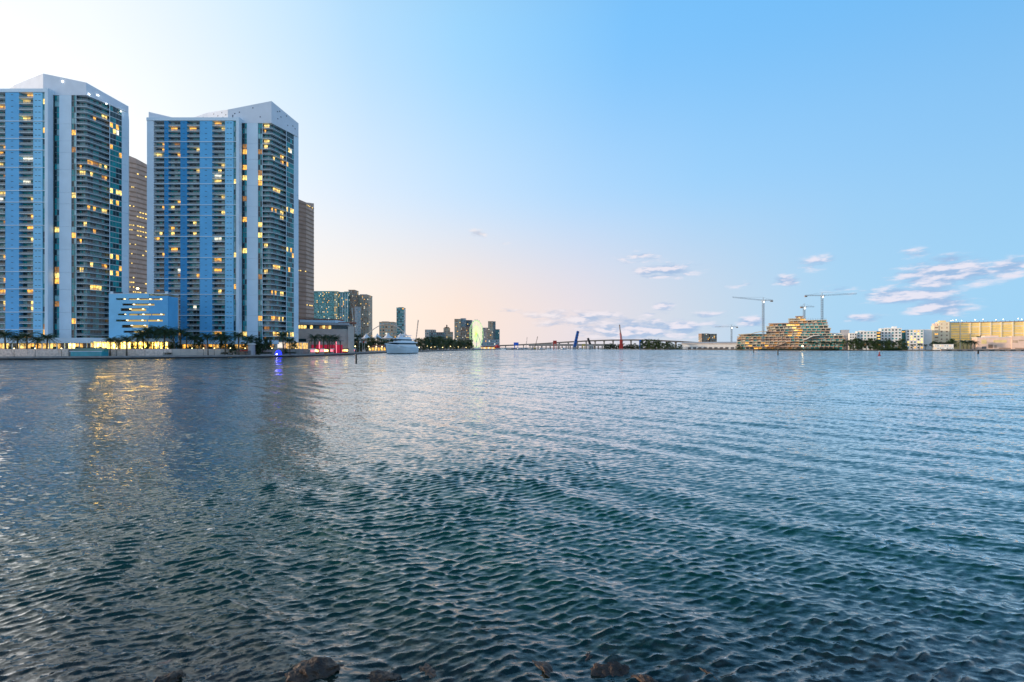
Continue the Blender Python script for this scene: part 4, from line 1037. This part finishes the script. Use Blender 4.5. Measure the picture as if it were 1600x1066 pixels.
# ------------------------------------------------------------------ cranes
def lattice(mb, a, b, w, n, m=0, r_=.12):
    a, b = Vector(a), Vector(b); d = (b-a).normalized(); u = d.cross(Vector((0,1,0)))
    if u.length < .1: u = Vector((1,0,0))
    u.normalize(); v = d.cross(u).normalized(); h = w/2
    cs = [u*h+v*h, u*h-v*h, -u*h-v*h, -u*h+v*h]
    for c in cs: mb.tube([a+c, b+c], r_, 4, m)
    for k in range(n):
        p, q = a+(b-a)*(k/n), a+(b-a)*((k+1)/n)
        for i in range(4): mb.tube([p+cs[i], q+cs[(i+1) % 4]], r_*.7, 3, m)
def tower_crane(label, px, pbase, ptop, Y, jl, jr, tilt=0.0, mastmat='steel_grey', jmat='crane_white', lamp=True, base=1.2):
    o = thing('tower_crane', label, 'tower crane', (WX(px, Y), Y, base), group='tower cranes over the building site')
    h = WZ(ptop, Y)-base; s = Y/F
    mb = MB(); lattice(mb, (0,0,0), (0,0,h), 2.6, max(6, int(h/4)), r_=.24); mb.build('mast', mastmat, o)
    mb = MB(); mb.box(-2, 2, -2, 2, h, h+1.2); mb.tube([(-1,0,h+1.2),(0,0,h+7.5)], .3, 5); mb.tube([(1,0,h+1.2),(0,0,h+7.5)], .3, 5); mb.build('slewing_head', jmat, o)
    MB().box(1.2, 3.0, -2.6, -.4, h+.1, h+2.4).build('cab', jmat, o)
    for sgn, ln in ((-1, jl), (1, jr)):
        ln = ln*s; mb = MB(); end = (sgn*ln, 0, h+2+ln*tilt*(1 if (sgn < 0) == (jl > jr) else 0))
        lattice(mb, (sgn*1.0, 0, h+2), end, 1.5, max(4, int(ln/4)), r_=.13); j = mb.build('jib' if ln == max(jl, jr)*s else 'counter_jib', jmat if ln == max(jl, jr)*s else 'brown', o)
        MB().tube([(0,0,h+7.4), (end[0]*.8, 0, h+2+(end[2]-h-2)*.8+.7)], .10, 4).build('tie_bar', 'steel_grey', o)
        if ln == min(jl, jr)*s: MB().box(min(end[0], end[0]-sgn*4), max(end[0], end[0]-sgn*4), -1, 1, h-.8, h+1.6).build('counterweight', 'brown', o)
    if lamp: MB().lathe([(.3,-.9),(1.0,-.3),(1.0,.3),(.3,.9)], 8).build('floodlight', 'lamp_white', o, (0,-2.2,h-1.5))
Yc = 828
tower_crane('small tower crane left of the building site over the causeway', 1143, 540, 512, 1150, 26, 10, .0, 'steel_grey')
tower_crane('tall tower crane on the left of the building site', 1192.5, 520, 471, Yc, 48, 15, .10)
tower_crane('short tower crane with bright lamp on the site roof', 1256.5, 495, 481, Yc+20, 6, 16, .0, base=WZ(497, Yc+20))
tower_crane('tallest tower crane right of the site roof', 1284.5, 500, 463.5, Yc+5, 27, 54, .05, 'steel_grey')
def luffing_crane(label, px, pbase, Y, ptip, pxtip, cab, boom, base=PROM, w=1.6, float_=False):
    o = thing('crawler_crane', label, 'crane', (WX(px, Y), Y, base), group='boom cranes on the waterfront'); s = Y/F
    MB().box(-3*s*.55, 3*s*.55, -2, 2, 0, 1.2).build('tracks', 'dark_steel', o); MB().box(-2.2*s*.6, 2.2*s*.6, -1.8, 1.8, 1.22, 3.2*s*.6+1).build('house', cab, o)
    tip = (WX(pxtip, Y)-WX(px, Y), 0, WZ(ptip, Y)-base)
    mb = MB(); lattice(mb, (0,0,2.2), tip, w, 10, r_=w*.16); mb.build('boom', boom, o)
    MB().tube([(-2*s*.5,0,3.2*s*.6+1), tip], .12, 4).build('stay_cable', 'dark_steel', o)
luffing_crane('thin boom crane standing behind the yacht', 648.5, 540, 900, 500, 653.5, 'white_wall', 'steel_grey', w=1.3)

# ------------------------------------------------------------------ causeway bridge and works around it
YB = 1450
br = thing('causeway_bridge', 'long low arched causeway bridge on concrete piers across the bay', 'bridge', (0, YB, 0))
prof = [(776,540),(800,539.2),(840,537.2),(880,534.6),(920,532.4),(950,531.4),(990,531.0),(1020,531.6),(1060,533.5),(1100,535.8),(1150,538.0),(1175,539.2)]
for (a, ya), (b_, yb) in zip(prof, prof[1:]):
    x0, x1, z0, z1 = WX(a, YB), WX(b_, YB), WZ(ya, YB), WZ(yb, YB)
    MB().prism([(x0,-8),(x1,-8),(x1,8),(x0,8)], [z0-3.0,z1-3.0,z1-3.0,z0-3.0], [z0,z1,z1,z0]).build('deck_span', 'bridge_concrete', br)
    MB().prism([(x0,-8.3),(x1,-8.3),(x1,-8.02),(x0,-8.02)], [z0-1,z1-1,z1-1,z0-1], [z0+1.2,z1+1.2,z1+1.2,z0+1.2]).build('parapet', 'brown', br)
def deckz(px):
    for (a, ya), (b_, yb) in zip(prof, prof[1:]):
        if a <= px <= b_: return WZ(ya+(yb-ya)*(px-a)/(b_-a), YB)
for px in list(range(790, 1170, 14)):
    x = WX(px, YB); z = deckz(px)-3.02
    MB().box(x-1.1, x+1.1, -5, 5, -3, z).build('pier', 'bridge_concrete', br); MB().box(x-1.8, x+1.8, -7, 7, z-2.0, z+.0).build('pier_cap', 'bridge_concrete', br)
YL = 1330
lb = thing('trestle_bridge', 'lower trestle bridge on short piers in front of the causeway', 'bridge', (0, YL, 0))
xs0, xs1 = WX(826, YL), WX(962, YL)
MB().box(xs0, xs1, -4, 4, WZ(540, YL)-1.6, WZ(537.6, YL)).build('deck', 'bridge_concrete', lb)
for k_ in range(22):
    x = xs0+4+(xs1-xs0-8)*k_/21; MB().box(x-1.3, x+1.3, -3, 3, -3, WZ(540, YL)-1.62).build('pier', 'brown' if k_ % 3 else 'bridge_concrete', lb)
def leaf(label, px0, py0, px1, py1, Y, mt, w):
    o = thing('bascule_leaf', label, 'bascule bridge', (WX(px0, Y), Y, 0)); s = Y/F
    top = Vector((WX(px1, Y)-WX(px0, Y), 0, WZ(py1, Y))); bot = Vector((0, 0, WZ(py0, Y)))
    d = (top-bot).normalized(); n = Vector((d.z, 0, -d.x))*w*s/2
    mb = MB(); pl = [bot-n, bot+n, top+n*.8, top-n*.8]
    k = len(mb.v); mb.v += [(p.x, -5, p.z) for p in pl]+[(p.x, 5, p.z) for p in pl]
    for q in ((0,1,2,3),(7,6,5,4),(0,4,5,1),(1,5,6,2),(2,6,7,3),(3,7,4,0)): mb.f.append(q); mb.m.append(0)
    mb.build('girder', mt, o)
    for k_ in range(6):
        p = bot+(top-bot)*(k_+.5)/6; MB().tube([p-n*1.05+Vector((0,-5.3,0)), p+n*1.05+Vector((0,-5.3,0))], .5, 4).build('stiffener', 'dark_steel', o)
    MB().box(-5*s*.6, 5*s*.6, -6, 6, -2, WZ(py0, Y)+1.5).build('pier', 'stone_grey', o)
leaf('raised blue bascule bridge leaf tilting to the right', 897.5, 543, 903, 517.5, 1250, 'blue_paint', 4.4)
leaf('raised dark bascule bridge leaf tilting to the left', 923.5, 542, 918.5, 528.5, 1260, 'dark_steel', 3.0)
def barge_crane(label, px, Y, base_mt, boom_mt, tip, househ):
    o = thing('floating_crane', label, 'crane', (WX(px, Y), Y, 0)); s = Y/F
    MB().box(-5*s, 5*s, -6, 6, -.8, 1.6).build('pontoon', 'white_wall', o)
    mb = MB(); mb.prism([(-2.6*s,-3),(2.6*s,-3),(2.6*s,3),(-2.6*s,3)], 1.62, househ*.5); mb.prism([(-2.0*s,-2),(2.0*s,-2),(2.0*s,2),(-2.0*s,2)], househ*.5+.02, househ); mb.build('house', base_mt, o)
    t_ = (WX(tip[0], Y)-WX(px, Y), 0, WZ(tip[1], Y)); mid = Vector(t_)*.45+Vector((0,0,househ*.55))
    mb = MB(); lattice(mb, (0,0,househ), tuple(mid), 2.6*s*.6, 6, r_=.6); mb.build('lower_boom', base_mt, o)
    mb = MB(); lattice(mb, tuple(mid), t_, 2.0*s*.5, 7, r_=.4); mb.build('upper_boom', boom_mt, o)
    MB().tube([(2.2*s,0,househ),t_], .3, 4).build('stay_cable', boom_mt, o)
barge_crane('red floating crane with a tall boom before the causeway', 970.5, 1150, 'red_paint', 'brown', (968, 507.5), WZ(531, 1150))
luffing_crane('small crane with slanted yellow boom among the works boats', 836, 545, 1100, 526, 840, 'crane_yellow', 'dark_steel', base=.6, w=1.2)
luffing_crane('thin grey crane among the works boats near the skyline', 822, 545, 1110, 527, 823.5, 'steel_grey', 'steel_grey', base=.6, w=1.0)
def portal(label, px, Y, ptop, mt, wpx):
    o = thing('gantry', label, 'gantry', (WX(px, Y), Y, 0)); s = Y/F; h = WZ(ptop, Y); w = wpx*s/2
    for a in (-1, 1): MB().box(a*w*.7-.7, a*w*.7+.7, -2, 2, -1, h*.62).build('leg', mt, o)
    MB().box(-w, w, -2.6, 2.6, h*.62+.02, h).build('cross_box', mt, o)
portal('bright blue gantry among the works boats', 806.5, 1080, 535.2, 'bright_blue', 7.5); portal('red gantry standing before the trestle bridge', 867, 1180, 532.3, 'red_paint', 5.5)
portal('dark blue gantry beside the island trees', 1001.5, 1130, 531.5, 'blue_paint', 5)
portal('pale yellow gantry left of the dark bascule leaf', 912, 1190, 537.5, 'crane_yellow', 5); portal('beige gantry at the foot of the dark bascule leaf', 921.5, 1230, 538.5, 'beige', 8)
o = thing('tent_hall', 'red tented pavilion at the right end of the skyline quay', 'tent', (WX(777, 1060), 1060, PROM))
MB().prism([(-6,-6),(6,-6),(6,6),(-6,6)], 2.4, 5.5).build('wall', 'red_paint', o); MB().lathe([(8,5.52),(4,8),(.6,10.5)], 8).build('roof', 'red_paint', o)
for s in (-5, 5): MB().tube([(s,-5.5,0),(s,-5.5,2.42)], .3, 5).build('post', 'dark_steel', o)
o = thing('quay_hall', 'low waterfront market hall with a lit front right of the wheel', 'building', (WX(764, 1070), 1070, PROM))
MB().box(-19,16,2,14,0,5).build('wall', 'beige', o); MB().box(-20,17,-1,15,5.02,6.4).build('roof', 'rust_roof', o)
for k_ in range(11): MB().box(-18.4+k_*3.1, -16.2+k_*3.1, 1.8, 1.98, .8, 4.2).build('window', ('lit_yellow','lit_amber','lit_white')[k_ % 3], o)
def boat(label, px, Y, L, mt, cabin=True, mast=0, rz=0.0):
    o = thing('workboat' if not mast else 'sailboat', label, 'boat', (WX(px, Y), Y, 0), rz, 'small boats near the works')
    mb = MB(); n = 8
    for i in range(n+1):
        t = i/n; b_ = L*.16*min(1, (1-t)*3+.03)**.6; h = 1.1+1.0*t*t
        mb.v += [(L*(t-.5), -b_*.6, -.4), (L*(t-.5), -b_, h), (L*(t-.5), b_, h), (L*(t-.5), b_*.6, -.4)]
    for i in range(n):
        a = i*4
        for j in range(3): mb.f.append((a+j, a+4+j, a+5+j, a+1+j)); mb.m.append(0)
    mb.f.append((0,1,2,3)); mb.m.append(0); mb.build('hull', mt, o)
    if cabin:
        c = MB().box(-L*.22, L*.12, -L*.09, L*.09, 1.2, 3.4).build('cabin', 'boat_white', o); MB().box(-L*.2, L*.124, -L*.095, L*.095, 2.3, 2.9).build('cabin_window', 'boat_window', c)
    if mast: MB().tube([(0,0,1.2),(0,0,mast)], .12, 5).build('mast', 'steel_grey', o)
for i, (px, L, mt) in enumerate(((785,16,'boat_white'),(790,20,'dark_steel'),(797,24,'dark_steel'),(812,22,'dark_grey'),(819,18,'boat_white'),(829,26,'dark_steel'),(846,22,'brown'),(857,16,'boat_white'),(880,18,'grey_wall'),(907,16,'boat_white'))):
    boat(f'small workboat before the causeway, {ORD[i]} from the skyline end', px, 1010+12*((i*5) % 7), L, mt, rz=.2*((i*3) % 5-2))

# ------------------------------------------------------------------ island with trees, warehouse and the right-hand shore
mb = MB(); mb.prism([(WX(935,1180),1180),(WX(965,1120),1120),(WX(1062,1010),1010),(WX(1075,960),960),(WX(1150,860),860),(WX(1180,800),800),(WX(1320,745),745),(WX(1460,690),690),(WX(1700,655),655),(1600,655),(2200,1100),(900,1700),(WX(1000,1500),1500)], -2, 1.2)
struct(mb.build('island', 'earth'))
GT = 'trees on the low island'
for i in range(9):
    px = 948+i*6.2; Y = 1190-i*6; pt = 537.6-1.2*math.sin(i*2.1)
    tree('island_tree', f'low dark island tree by the red crane, {ORD[i]} from the left', WX(px, Y), Y, 1.2, WZ(pt, Y)-1.2, 1.5, 5+(i % 2), GT)
for i in range(10):
    px = 1007+i*6.1; Y = 1090-i*12; pt = 529.5+.95*i*abs(math.sin(i*.9+.6))*.9+(i > 4)*2.5
    tree('island_tree', f'bushy island tree left of the warehouse, {ORD[i]} from the dark blue gantry', WX(px, Y), Y, 1.2, WZ(pt, Y)-1.2, 1.05, 5+(i % 3), GT)
Yw = 1000
wo_ = thing('warehouse', 'long white warehouse with scalloped front on the causeway island', 'warehouse', (WX(1110, Yw), Yw, 1.2)); s = Yw/F
MB().box(-46*s, 44*s, 0, 40, 0, WZ(538, Yw)-1.2).build('wall', 'white_wall', wo_); MB().prism([(-46.5*s,-1),(44.5*s,-1),(44.5*s,41),(-46.5*s,41)], WZ(537.9, Yw)-1.2, [WZ(536.4,Yw)-1.2]*2+[WZ(534,Yw)-1.2]*2).build('roof', 'beige', wo_)
for k_ in range(9): MB().box((-36+k_*8.4)*s, (-31+k_*8.4)*s, -.3, -.02, 0, 4.5).build('loading_door', 'dark_grey', wo_)
bk = thing('retaining_bank', 'dark brown sheet pile bank below the white warehouse', 'wall', (WX(1120, 985), 985, 0))
for k_ in range(12):
    w = 62/F*985/12; MB().box(-31/F*985+k_*w+.15, -31/F*985+(k_+1)*w-.15, -.4-.2*(k_ % 2), 1.0, -1.5, 3.0).build('sheet_pile', 'brown', bk)

# building site: stepped open storeys
YS = 822; ss = YS/F
site = thing('unfinished_building', 'stepped concrete building under construction, lit from inside, below the cranes', 'building', (WX(1230, YS), YS, 1.2))
sx = lambda p: WX(p, YS)-WX(1230, YS); sz = lambda p: WZ(p, YS)-1.2
levels = [(545.5,541.2,1149,1313),(541.2,537,1147,1314),(537,532.8,1148,1316),(532.8,528.8,1148,1316),(528.8,524.8,1148.5,1314),(524.8,521.2,1152,1300),
          (521.2,517.2,1196,1297),(517.2,513.2,1197,1297.5),(513.2,508.8,1197,1296),(508.8,504.3,1199,1295),(504.3,500.5,1232,1292),(500.5,497.2,1233,1260),(497.2,493.6,1243,1257)]
r3 = random.Random(12)
for i, (pb, pt, a, b_) in enumerate(levels):
    z0, z1 = sz(pb), sz(pt); z0 = max(z0, 0); x0, x1 = sx(a+(r3.uniform(-1,3) if i > 5 else 0)), sx(b_-(r3.uniform(-1,3.5) if i > 4 else 0)); yo = i*1.3+r3.uniform(-.8,1.4)
    mb = MB(); mb.box(x0-1, x1+1, yo-1.2, 26, z1-1.1, z1, 0)
    n = max(3, int((x1-x0)/7.5))
    for k_ in range(n+1):
        x = x0+(x1-x0)*k_/n; mb.box(x-.45, x+.45, yo+.2, yo+1.1, z0, z1-1.12, 0)
    mid = (sx(1195), sx(1262))
    mb.box(x0+2, x1-2, yo+9, yo+9.6, z0, z1-1.12, 3)
    st = mb.build('storey', [('orange_brick','raw_concrete','raw_concrete')[i % 3], 'glass_dark', 'glass_teal', 'raw_concrete'], site)
    for k_ in range(n):
        xa = x0+(x1-x0)*k_/n+.6; xb = x0+(x1-x0)*(k_+1)/n-.6; c = (xa+xb)/2; q = r3.random()
        if c > sx(1252) and i < 10: mt = r3.choice(['glass_teal','glass_pale','glass_teal','glass_dark'])
        elif sx(1230) < c < sx(1256) and i > 4: mt = r3.choice(['lit_yellow','lit_amber','raw_concrete','lit_dim'])
        elif i < 3 and c < sx(1198): mt = r3.choice(['green_glass','lit_amber','raw_concrete','glass_dark'])
        elif i < 5 and sx(1198) < c < sx(1235): mt = r3.choice(['orange_brick','lit_dim','orange_brick','dark_grey'])
        else: mt = r3.choice(['dark_grey','lit_dim','orange_brick','raw_concrete','glass_dark','glass_teal'])
        hgt = .85 if 'glass' in mt else .6
        MB().box(xa, xb, yo+1.4, yo+1.7, z0, z0+(z1-1.12-z0)*hgt).build('infill', mt, st)
def swoosh(pts, mt):
    mb = MB()
    for (a, ya), (b_, yb) in zip(pts, pts[1:]):
        x0, x1, z0, z1 = sx(a), sx(b_), sz(ya), sz(yb); mb.prism([(x0,-3.2),(x1,-3.2),(x1,6),(x0,6)], [z0-1.2,z1-1.2,z1-1.2,z0-1.2], [z0,z1,z1,z0])
    mb.build('curved_canopy', mt, site)
swoosh([(1150,521.5),(1163,521),(1172,520.5),(1180,518.5),(1188,517),(1197,517)], 'raw_concrete')
swoosh([(1254,531),(1260,529.5),(1265,526.5),(1270,524.5),(1279,524)], 'white_wall')
swoosh([(1198,541),(1212,540.5),(1222,537),(1230,533.5),(1238,533)], 'orange_brick')
for k_ in range(12):
    x = sx(1262+k_*2.6); MB().tube([(x,18,sz(504)),(x,18,sz(497.5))], .16, 4).build('starter_bar', 'dark_steel', site)
sg_ = thing('site_lamp', 'bright white site floodlight low on the building site quay', 'floodlight', (WX(1254, 752), 752, 1.2))
MB().tube([(0,0,0),(0,0,5)], .15, 5).build('mast', 'dark_steel', sg_); MB().lathe([(.4,5),(1.2,5.4),(1.2,6.2),(.4,6.6)], 8).build('lamp_head', 'lamp_glow', sg_)
block('plain_block', 'plain blank grey block right of the building site', 'building', 1315.5, 1327, 516, 790, 20, 'grey_wall', 0, 0)
block('low_offices', 'low white building with dark window bands beside the blank grey block', 'building', 1300, 1315, 521, 800, 18, 'white_wall', 5, 5, .05, seed=31, single=True, wf=.85, hf=.4)

# white office and apartment blocks on the right shore
WG = ['glass_dark','glass_dark','glass_teal','lit_amber','lit_yellow','lit_yellow']
GW = 'white buildings on the right shore'
def white(label, a, b_, top, Y, rows, cols, mt='white_wall', litp=.06, **kw): return block('white_building', label, 'building', a, b_, top, Y, 16, mt, rows, cols, litp, base=1.2, glass=WG, wf=.5, hf=.5, single=True, group=GW, **kw)
white('small white block, leftmost of the white shore buildings', 1327.5, 1338.5, 521, 770, 6, 3, seed=41)
white('wide white block with a grid of square windows behind the leftmost trees', 1339, 1369.5, 518, 765, 6, 6, seed=42, roofbox=[(1344,1352,516.5,'white_wall')])
o = block('link_block', 'dark glazed stair link between two white shore buildings', 'building', 1369.7, 1376, 518.2, 768, 14, 'dark_grey', 6, 1, .6, base=1.2, glass=WG, wf=.8, hf=.4, single=True)
white('white block with five columns of dark windows, tallest of the white buildings', 1376.2, 1408.5, 513.5, 760, 7, 6, seed=43, roofbox=[(1396,1402,510.2,'white_wall'),(1384,1392,512.2,'white_wall')])
block('link_block', 'teal glazed link right of the tallest white building', 'building', 1408.7, 1416, 516.5, 763, 14, 'glass_teal', 7, 1, .3, base=1.2, glass=WG, wf=.85, hf=.35, single=True)
white('white block with a cream left half, next to the teal link', 1416.2, 1443, 515.5, 750, 7, 5, mt='white_wall', litp=.2, seed=44)
block('blank_gable', 'blank white gable wall left of the yellow building', 'building', 1443.2, 1456, 515.3, 748, 20, 'white_wall', 0, 0, base=1.2)
# yellow wall of parking decks with ribs
YY = 760; sy = YY/F
yb_ = thing('yellow_building', 'long yellow ribbed building with floodlights along its roof', 'building', (WX(1484, YY), YY, 1.2)); yx = lambda p: WX(p, YY)-WX(1484, YY); yz = lambda p: WZ(p, YY)-1.2
MB().box(0, yx(1640), 0, 30, 0, yz(505)).build('wall', 'yellow_wall', yb_); MB().box(-.5, yx(1640), -.8, 30.5, yz(504.95), yz(504)).build('roof', 'brown', yb_)
ribs = [1484, 1499, 1514.5, 1529, 1545, 1560.5, 1577, 1593, 1609, 1625]
for a, b_ in zip(ribs, ribs[1:]): MB().box(yx(a)+1.7, yx(b_)-.2, -.25, -.02, yz(534), yz(506)).build('lit_deck', 'deck_glow', yb_)
for p in ribs: MB().box(yx(p)-.1, yx(p)+1.6, -1.6, -.02, 0, yz(504.2)-.9).build('rib', 'cream_wall', yb_)
for r_ in range(8):
    for a, b_ in zip(ribs, ribs[1:]):
        z = yz(506.5+r_*3.6); MB().box(yx(a)+1.62, yx(b_)-.12, -.7, -.03, z-2.3, z-.2).build('spandrel', 'yellow_wall' if (r_+int(a)) % 3 else 'cream_wall', yb_)
for k_, p in enumerate((1487, 1490, 1495, 1503.5, 1524, 1536, 1555, 1565.5, 1587, 1592, 1599)):
    t_ = MB().tube([(0,0,0),(0,0,2.6+.6*(k_ % 3))], .14, 5).build('floodlight_mast', 'crane_white', yb_, (yx(p), 3, yz(504)))
    MB().lathe([(.2,0),(.5,.2),(.5,.6),(.2,.8)], 8).build('lamp_head', 'lamp_white', t_, (0,0,2.6+.6*(k_ % 3)))
for k_ in range(18):
    MB().box(yx(1486+k_*6.4)-.25, yx(1486+k_*6.4)+.25, 4, 4.4, yz(504), yz(504)+1.5).build('roof_post', 'dark_steel', yb_)
block('cream_tower', 'cream stair tower at the left end of the yellow building', 'building', 1467, 1483.6, 503.5, 752, 18, 'cream_wall', 7, 2, .1, base=1.2, seed=51, single=True, wf=.28, hf=.35, glass=['tan','brown','brown','lit_amber','lit_amber','lit_amber'], roofbox=[(1470,1479,500.8,'yellow_wall')])
block('cream_wing', 'narrow cream wing with balcony openings left of the stair tower', 'building', 1459.5, 1466.7, 509.5, 756, 16, 'cream_wall', 7, 1, .2, base=1.2, seed=52, single=True, wf=.7, hf=.4, glass=['brown','tan','brown','lit_amber','lit_amber','lit_amber'], roofbox=[(1460,1466,505.5,'pink_wall')])
Yk = 700
pk = thing('salmon_building', 'low salmon pink building with wide yellow openings on the right quay', 'building', (WX(1527, Yk), Yk, 1.2)); kx = lambda p: WX(p, Yk)-WX(1527, Yk); kz = lambda p: WZ(p, Yk)-1.2
MB().box(0, kx(1579), 0, 20, 0, kz(528)).build('wall', 'pink_wall', pk); MB().box(kx(1579)+.02, kx(1640), -1, 20, 0, kz(526)).build('wall', 'pink_wall', pk)
MB().box(-.5, kx(1579), -.6, 20.5, kz(527.9), kz(527.1)).build('cornice', 'white_wall', pk); MB().box(kx(1540), kx(1561), 3, 16, kz(527.05), kz(524.6)).build('upper_storey', 'pink_wall', pk)
for (a, b_, t_, bo, mt) in ((1533.5,1541.5,531,537.5,'yellow_wall'),(1552,1572,531.5,535.5,'yellow_wall'),(1589,1600,531.5,533.5,'tan'),(1580,1588,532,536,'tan'),(1544,1551,538.5,544.5,'brown'),(1553,1557,539.5,543.5,'orange_brick'),(1560,1578,543.8,545,'brown'),(1584,1600,543.8,545,'brown'),(1534,1541,541.5,545,'dark_grey')):
    MB().box(kx(a), kx(b_), -1.12 if a >= 1579 else -.12, -1.02 if a >= 1579 else -.02, kz(bo), kz(t_)).build('opening', mt, pk)
qy = thing('quay_wall', 'dark low quay wall with orange fender band below the salmon building', 'wall', (WX(1560, 668), 668, 0))
for k_ in range(18):
    w = 150/F*668/18; MB().box(-90/F*668+k_*w+.1, -90/F*668+(k_+1)*w-.1, -.5, 1.0, -1.5, 1.5).build('fender', 'dark_steel' if k_ % 2 else 'brown', qy)
MB().box(-90/F*668, 60/F*668, -.3, 1.2, 1.52, 2.6).build('coping', 'orange_brick', qy)
block('low_shed', 'low white shed before the cream stair tower', 'shed', 1460, 1490, 538.5, 700, 8, 'white_wall', 2, 8, .1, base=1.2, seed=55, single=True, wf=.3, hf=.3)
GR = 'trees on the right shore'
spots = [(1152,541,800),(1158,540.5,795)]
for i, (px, pt, Y) in enumerate(spots): tree('shore_bush', f'dark rounded bush at the left foot of the building site, {ORD[i]} from the left', WX(px, Y), Y, 1.2, WZ(pt, Y)-1.2, 1.6, 5, GR)
for i in range(8):
    px = 1264+i*6.6; Y = 752; palm_at(f'palm at the right foot of the building site, {ORD[i]} from the left', px, 531.5+(i % 3)*1.3, Y, 1.2, GR)
for i in range(15):
    px = 1322+i*6.3; Y = 742-i*2; pt = 530.5+2.2*math.sin(i*1.7)+(1.5 if i > 9 else 0)
    if i % 4 == 1: palm_at(f'palm before the white shore buildings, {ORD[i//4]} from the grey block', px, pt-1, Y, 1.2, GR)
    else: tree('shore_tree', f'green tree before the white shore buildings, {ORD[i-i//4-(1 if i%4>1 else 0)]} from the grey block', WX(px, Y), Y, 1.2, WZ(pt, Y)-1.2, 1.0, (2,6,7)[i % 3], GR)
for i, px in enumerate((1417, 1426, 1436, 1446)): palm_at(f'small palm before the blank gable, {ORD[i]} from the teal link', px, 536+(i % 2)*1.5, 720, 1.2, GR)
for i, (px, pt) in enumerate(((1459,533),(1464,534.5),(1470,534),(1477,535),(1484,533.5),(1488,529.5))): tree('shore_tree', f'dark tree behind the white shed, {ORD[i]} from the blank gable', WX(px, 712), 712, 1.2, WZ(pt, 712)-1.2, 1.0, 1+(i % 2), GR)
for i, px in enumerate((1505, 1511, 1517, 1523)): palm_at(f'palm between white shed and salmon building, {ORD[i]} from the shed', px, 530+(i % 2)*2.2, 690, 1.2, GR)
tree('shore_tree', 'dark tree rising behind the left end of the salmon building', WX(1531.5, 722), 722, 1.2, WZ(524.2, 722)-1.2, .8, 1, GR)
mb = MB(); r4 = random.Random(3)
for _ in range(5200):
    px = r4.uniform(1374, 1418); Y = 715+r4.uniform(-6, 6); p = Vector((WX(px, Y), Y, 1.1+r4.random()*3.0*(1-abs(px-1396)/30)))
    u = Vector((r4.gauss(0,1), r4.gauss(0,1), r4.gauss(0,1))).normalized()*.5; v = u.cross(Vector((.2,.3,1))).normalized()*.35; mb.quad(p-u, p+v, p+u, p-v)
stuff(tag(mb.build('mangrove_scrub', 'leaf_mid'), 'low bright green scrub on the bank before the tallest white building', 'scrub'))
mb = MB()
for _ in range(5200):
    px = r4.uniform(1185, 1310); Y = 765+r4.uniform(-6, 3)-(px-1185)*.12; p = Vector((WX(px, Y), Y, 1.1+r4.random()**2*2.6))
    u = Vector((r4.gauss(0,1), r4.gauss(0,1), r4.gauss(0,1))).normalized()*.5; v = u.cross(Vector((.2,.3,1))).normalized()*.35; mb.quad(p-u, p+v, p+u, p-v)
stuff(tag(mb.build('bank_scrub', 'leaf_dark'), 'dark scrub along the bank below the building site', 'scrub'))

# ------------------------------------------------------------------ channel markers and buoys
def marker(label, px, pbot, ptop, w=.35):
    Y = CAMH*F/(pbot-HZ); o = thing('channel_marker', label, 'marker', (WX(px, Y), Y, 0), group='channel markers in the bay')
    h = WZ(ptop, Y); MB().tube([(0,0,-1.5),(0,0,h)], [w*1.1, w], 8).build('pile', 'dark_steel', o)
    MB().lathe([(w*1.2,h),(w*1.2,h+.15),(w*.4,h+.5)], 8).build('cap', 'dark_steel', o)
marker('dark timber marker pile in the water near the yacht', 556.5, 567.5, 556.5, .28)
marker('thin marker pile in the water left of the building site', 1177.5, 551.5, 545, .35); marker('thicker marker pile in front of the building site', 1215.5, 555, 546.5, .35)
marker('dark marker pile off the salmon building quay', 1528.5, 553.2, 547.8, .5)
Y = CAMH*F/(556-HZ); o = thing('buoy', 'small pale red buoy floating off the white shore buildings', 'buoy', (WX(1374, Y), Y, 0))
MB().lathe([(.5,-.4),(.8,0),(.7,.5),(.25,.9),(.2,2.3)], 10).build('float', 'red_paint', o); MB().lathe([(.45,2.3),(.5,2.7),(.1,3.0)], 8).build('lantern', 'white_wall', o)

# the right-hand shore is turned towards the sunset
TH = R(28)
for o in list(C.objects):
    if o.parent is None and o.name.split('.')[0] in ('unfinished_building','white_building','blank_gable','cream_tower','cream_wing','yellow_building','salmon_building','plain_block','low_offices','low_shed','link_block','warehouse'):
        kq = o.location.x/o.location.y; o.rotation_euler[2] = -TH; o.scale.x = 1/(math.cos(TH)+kq*math.sin(TH))
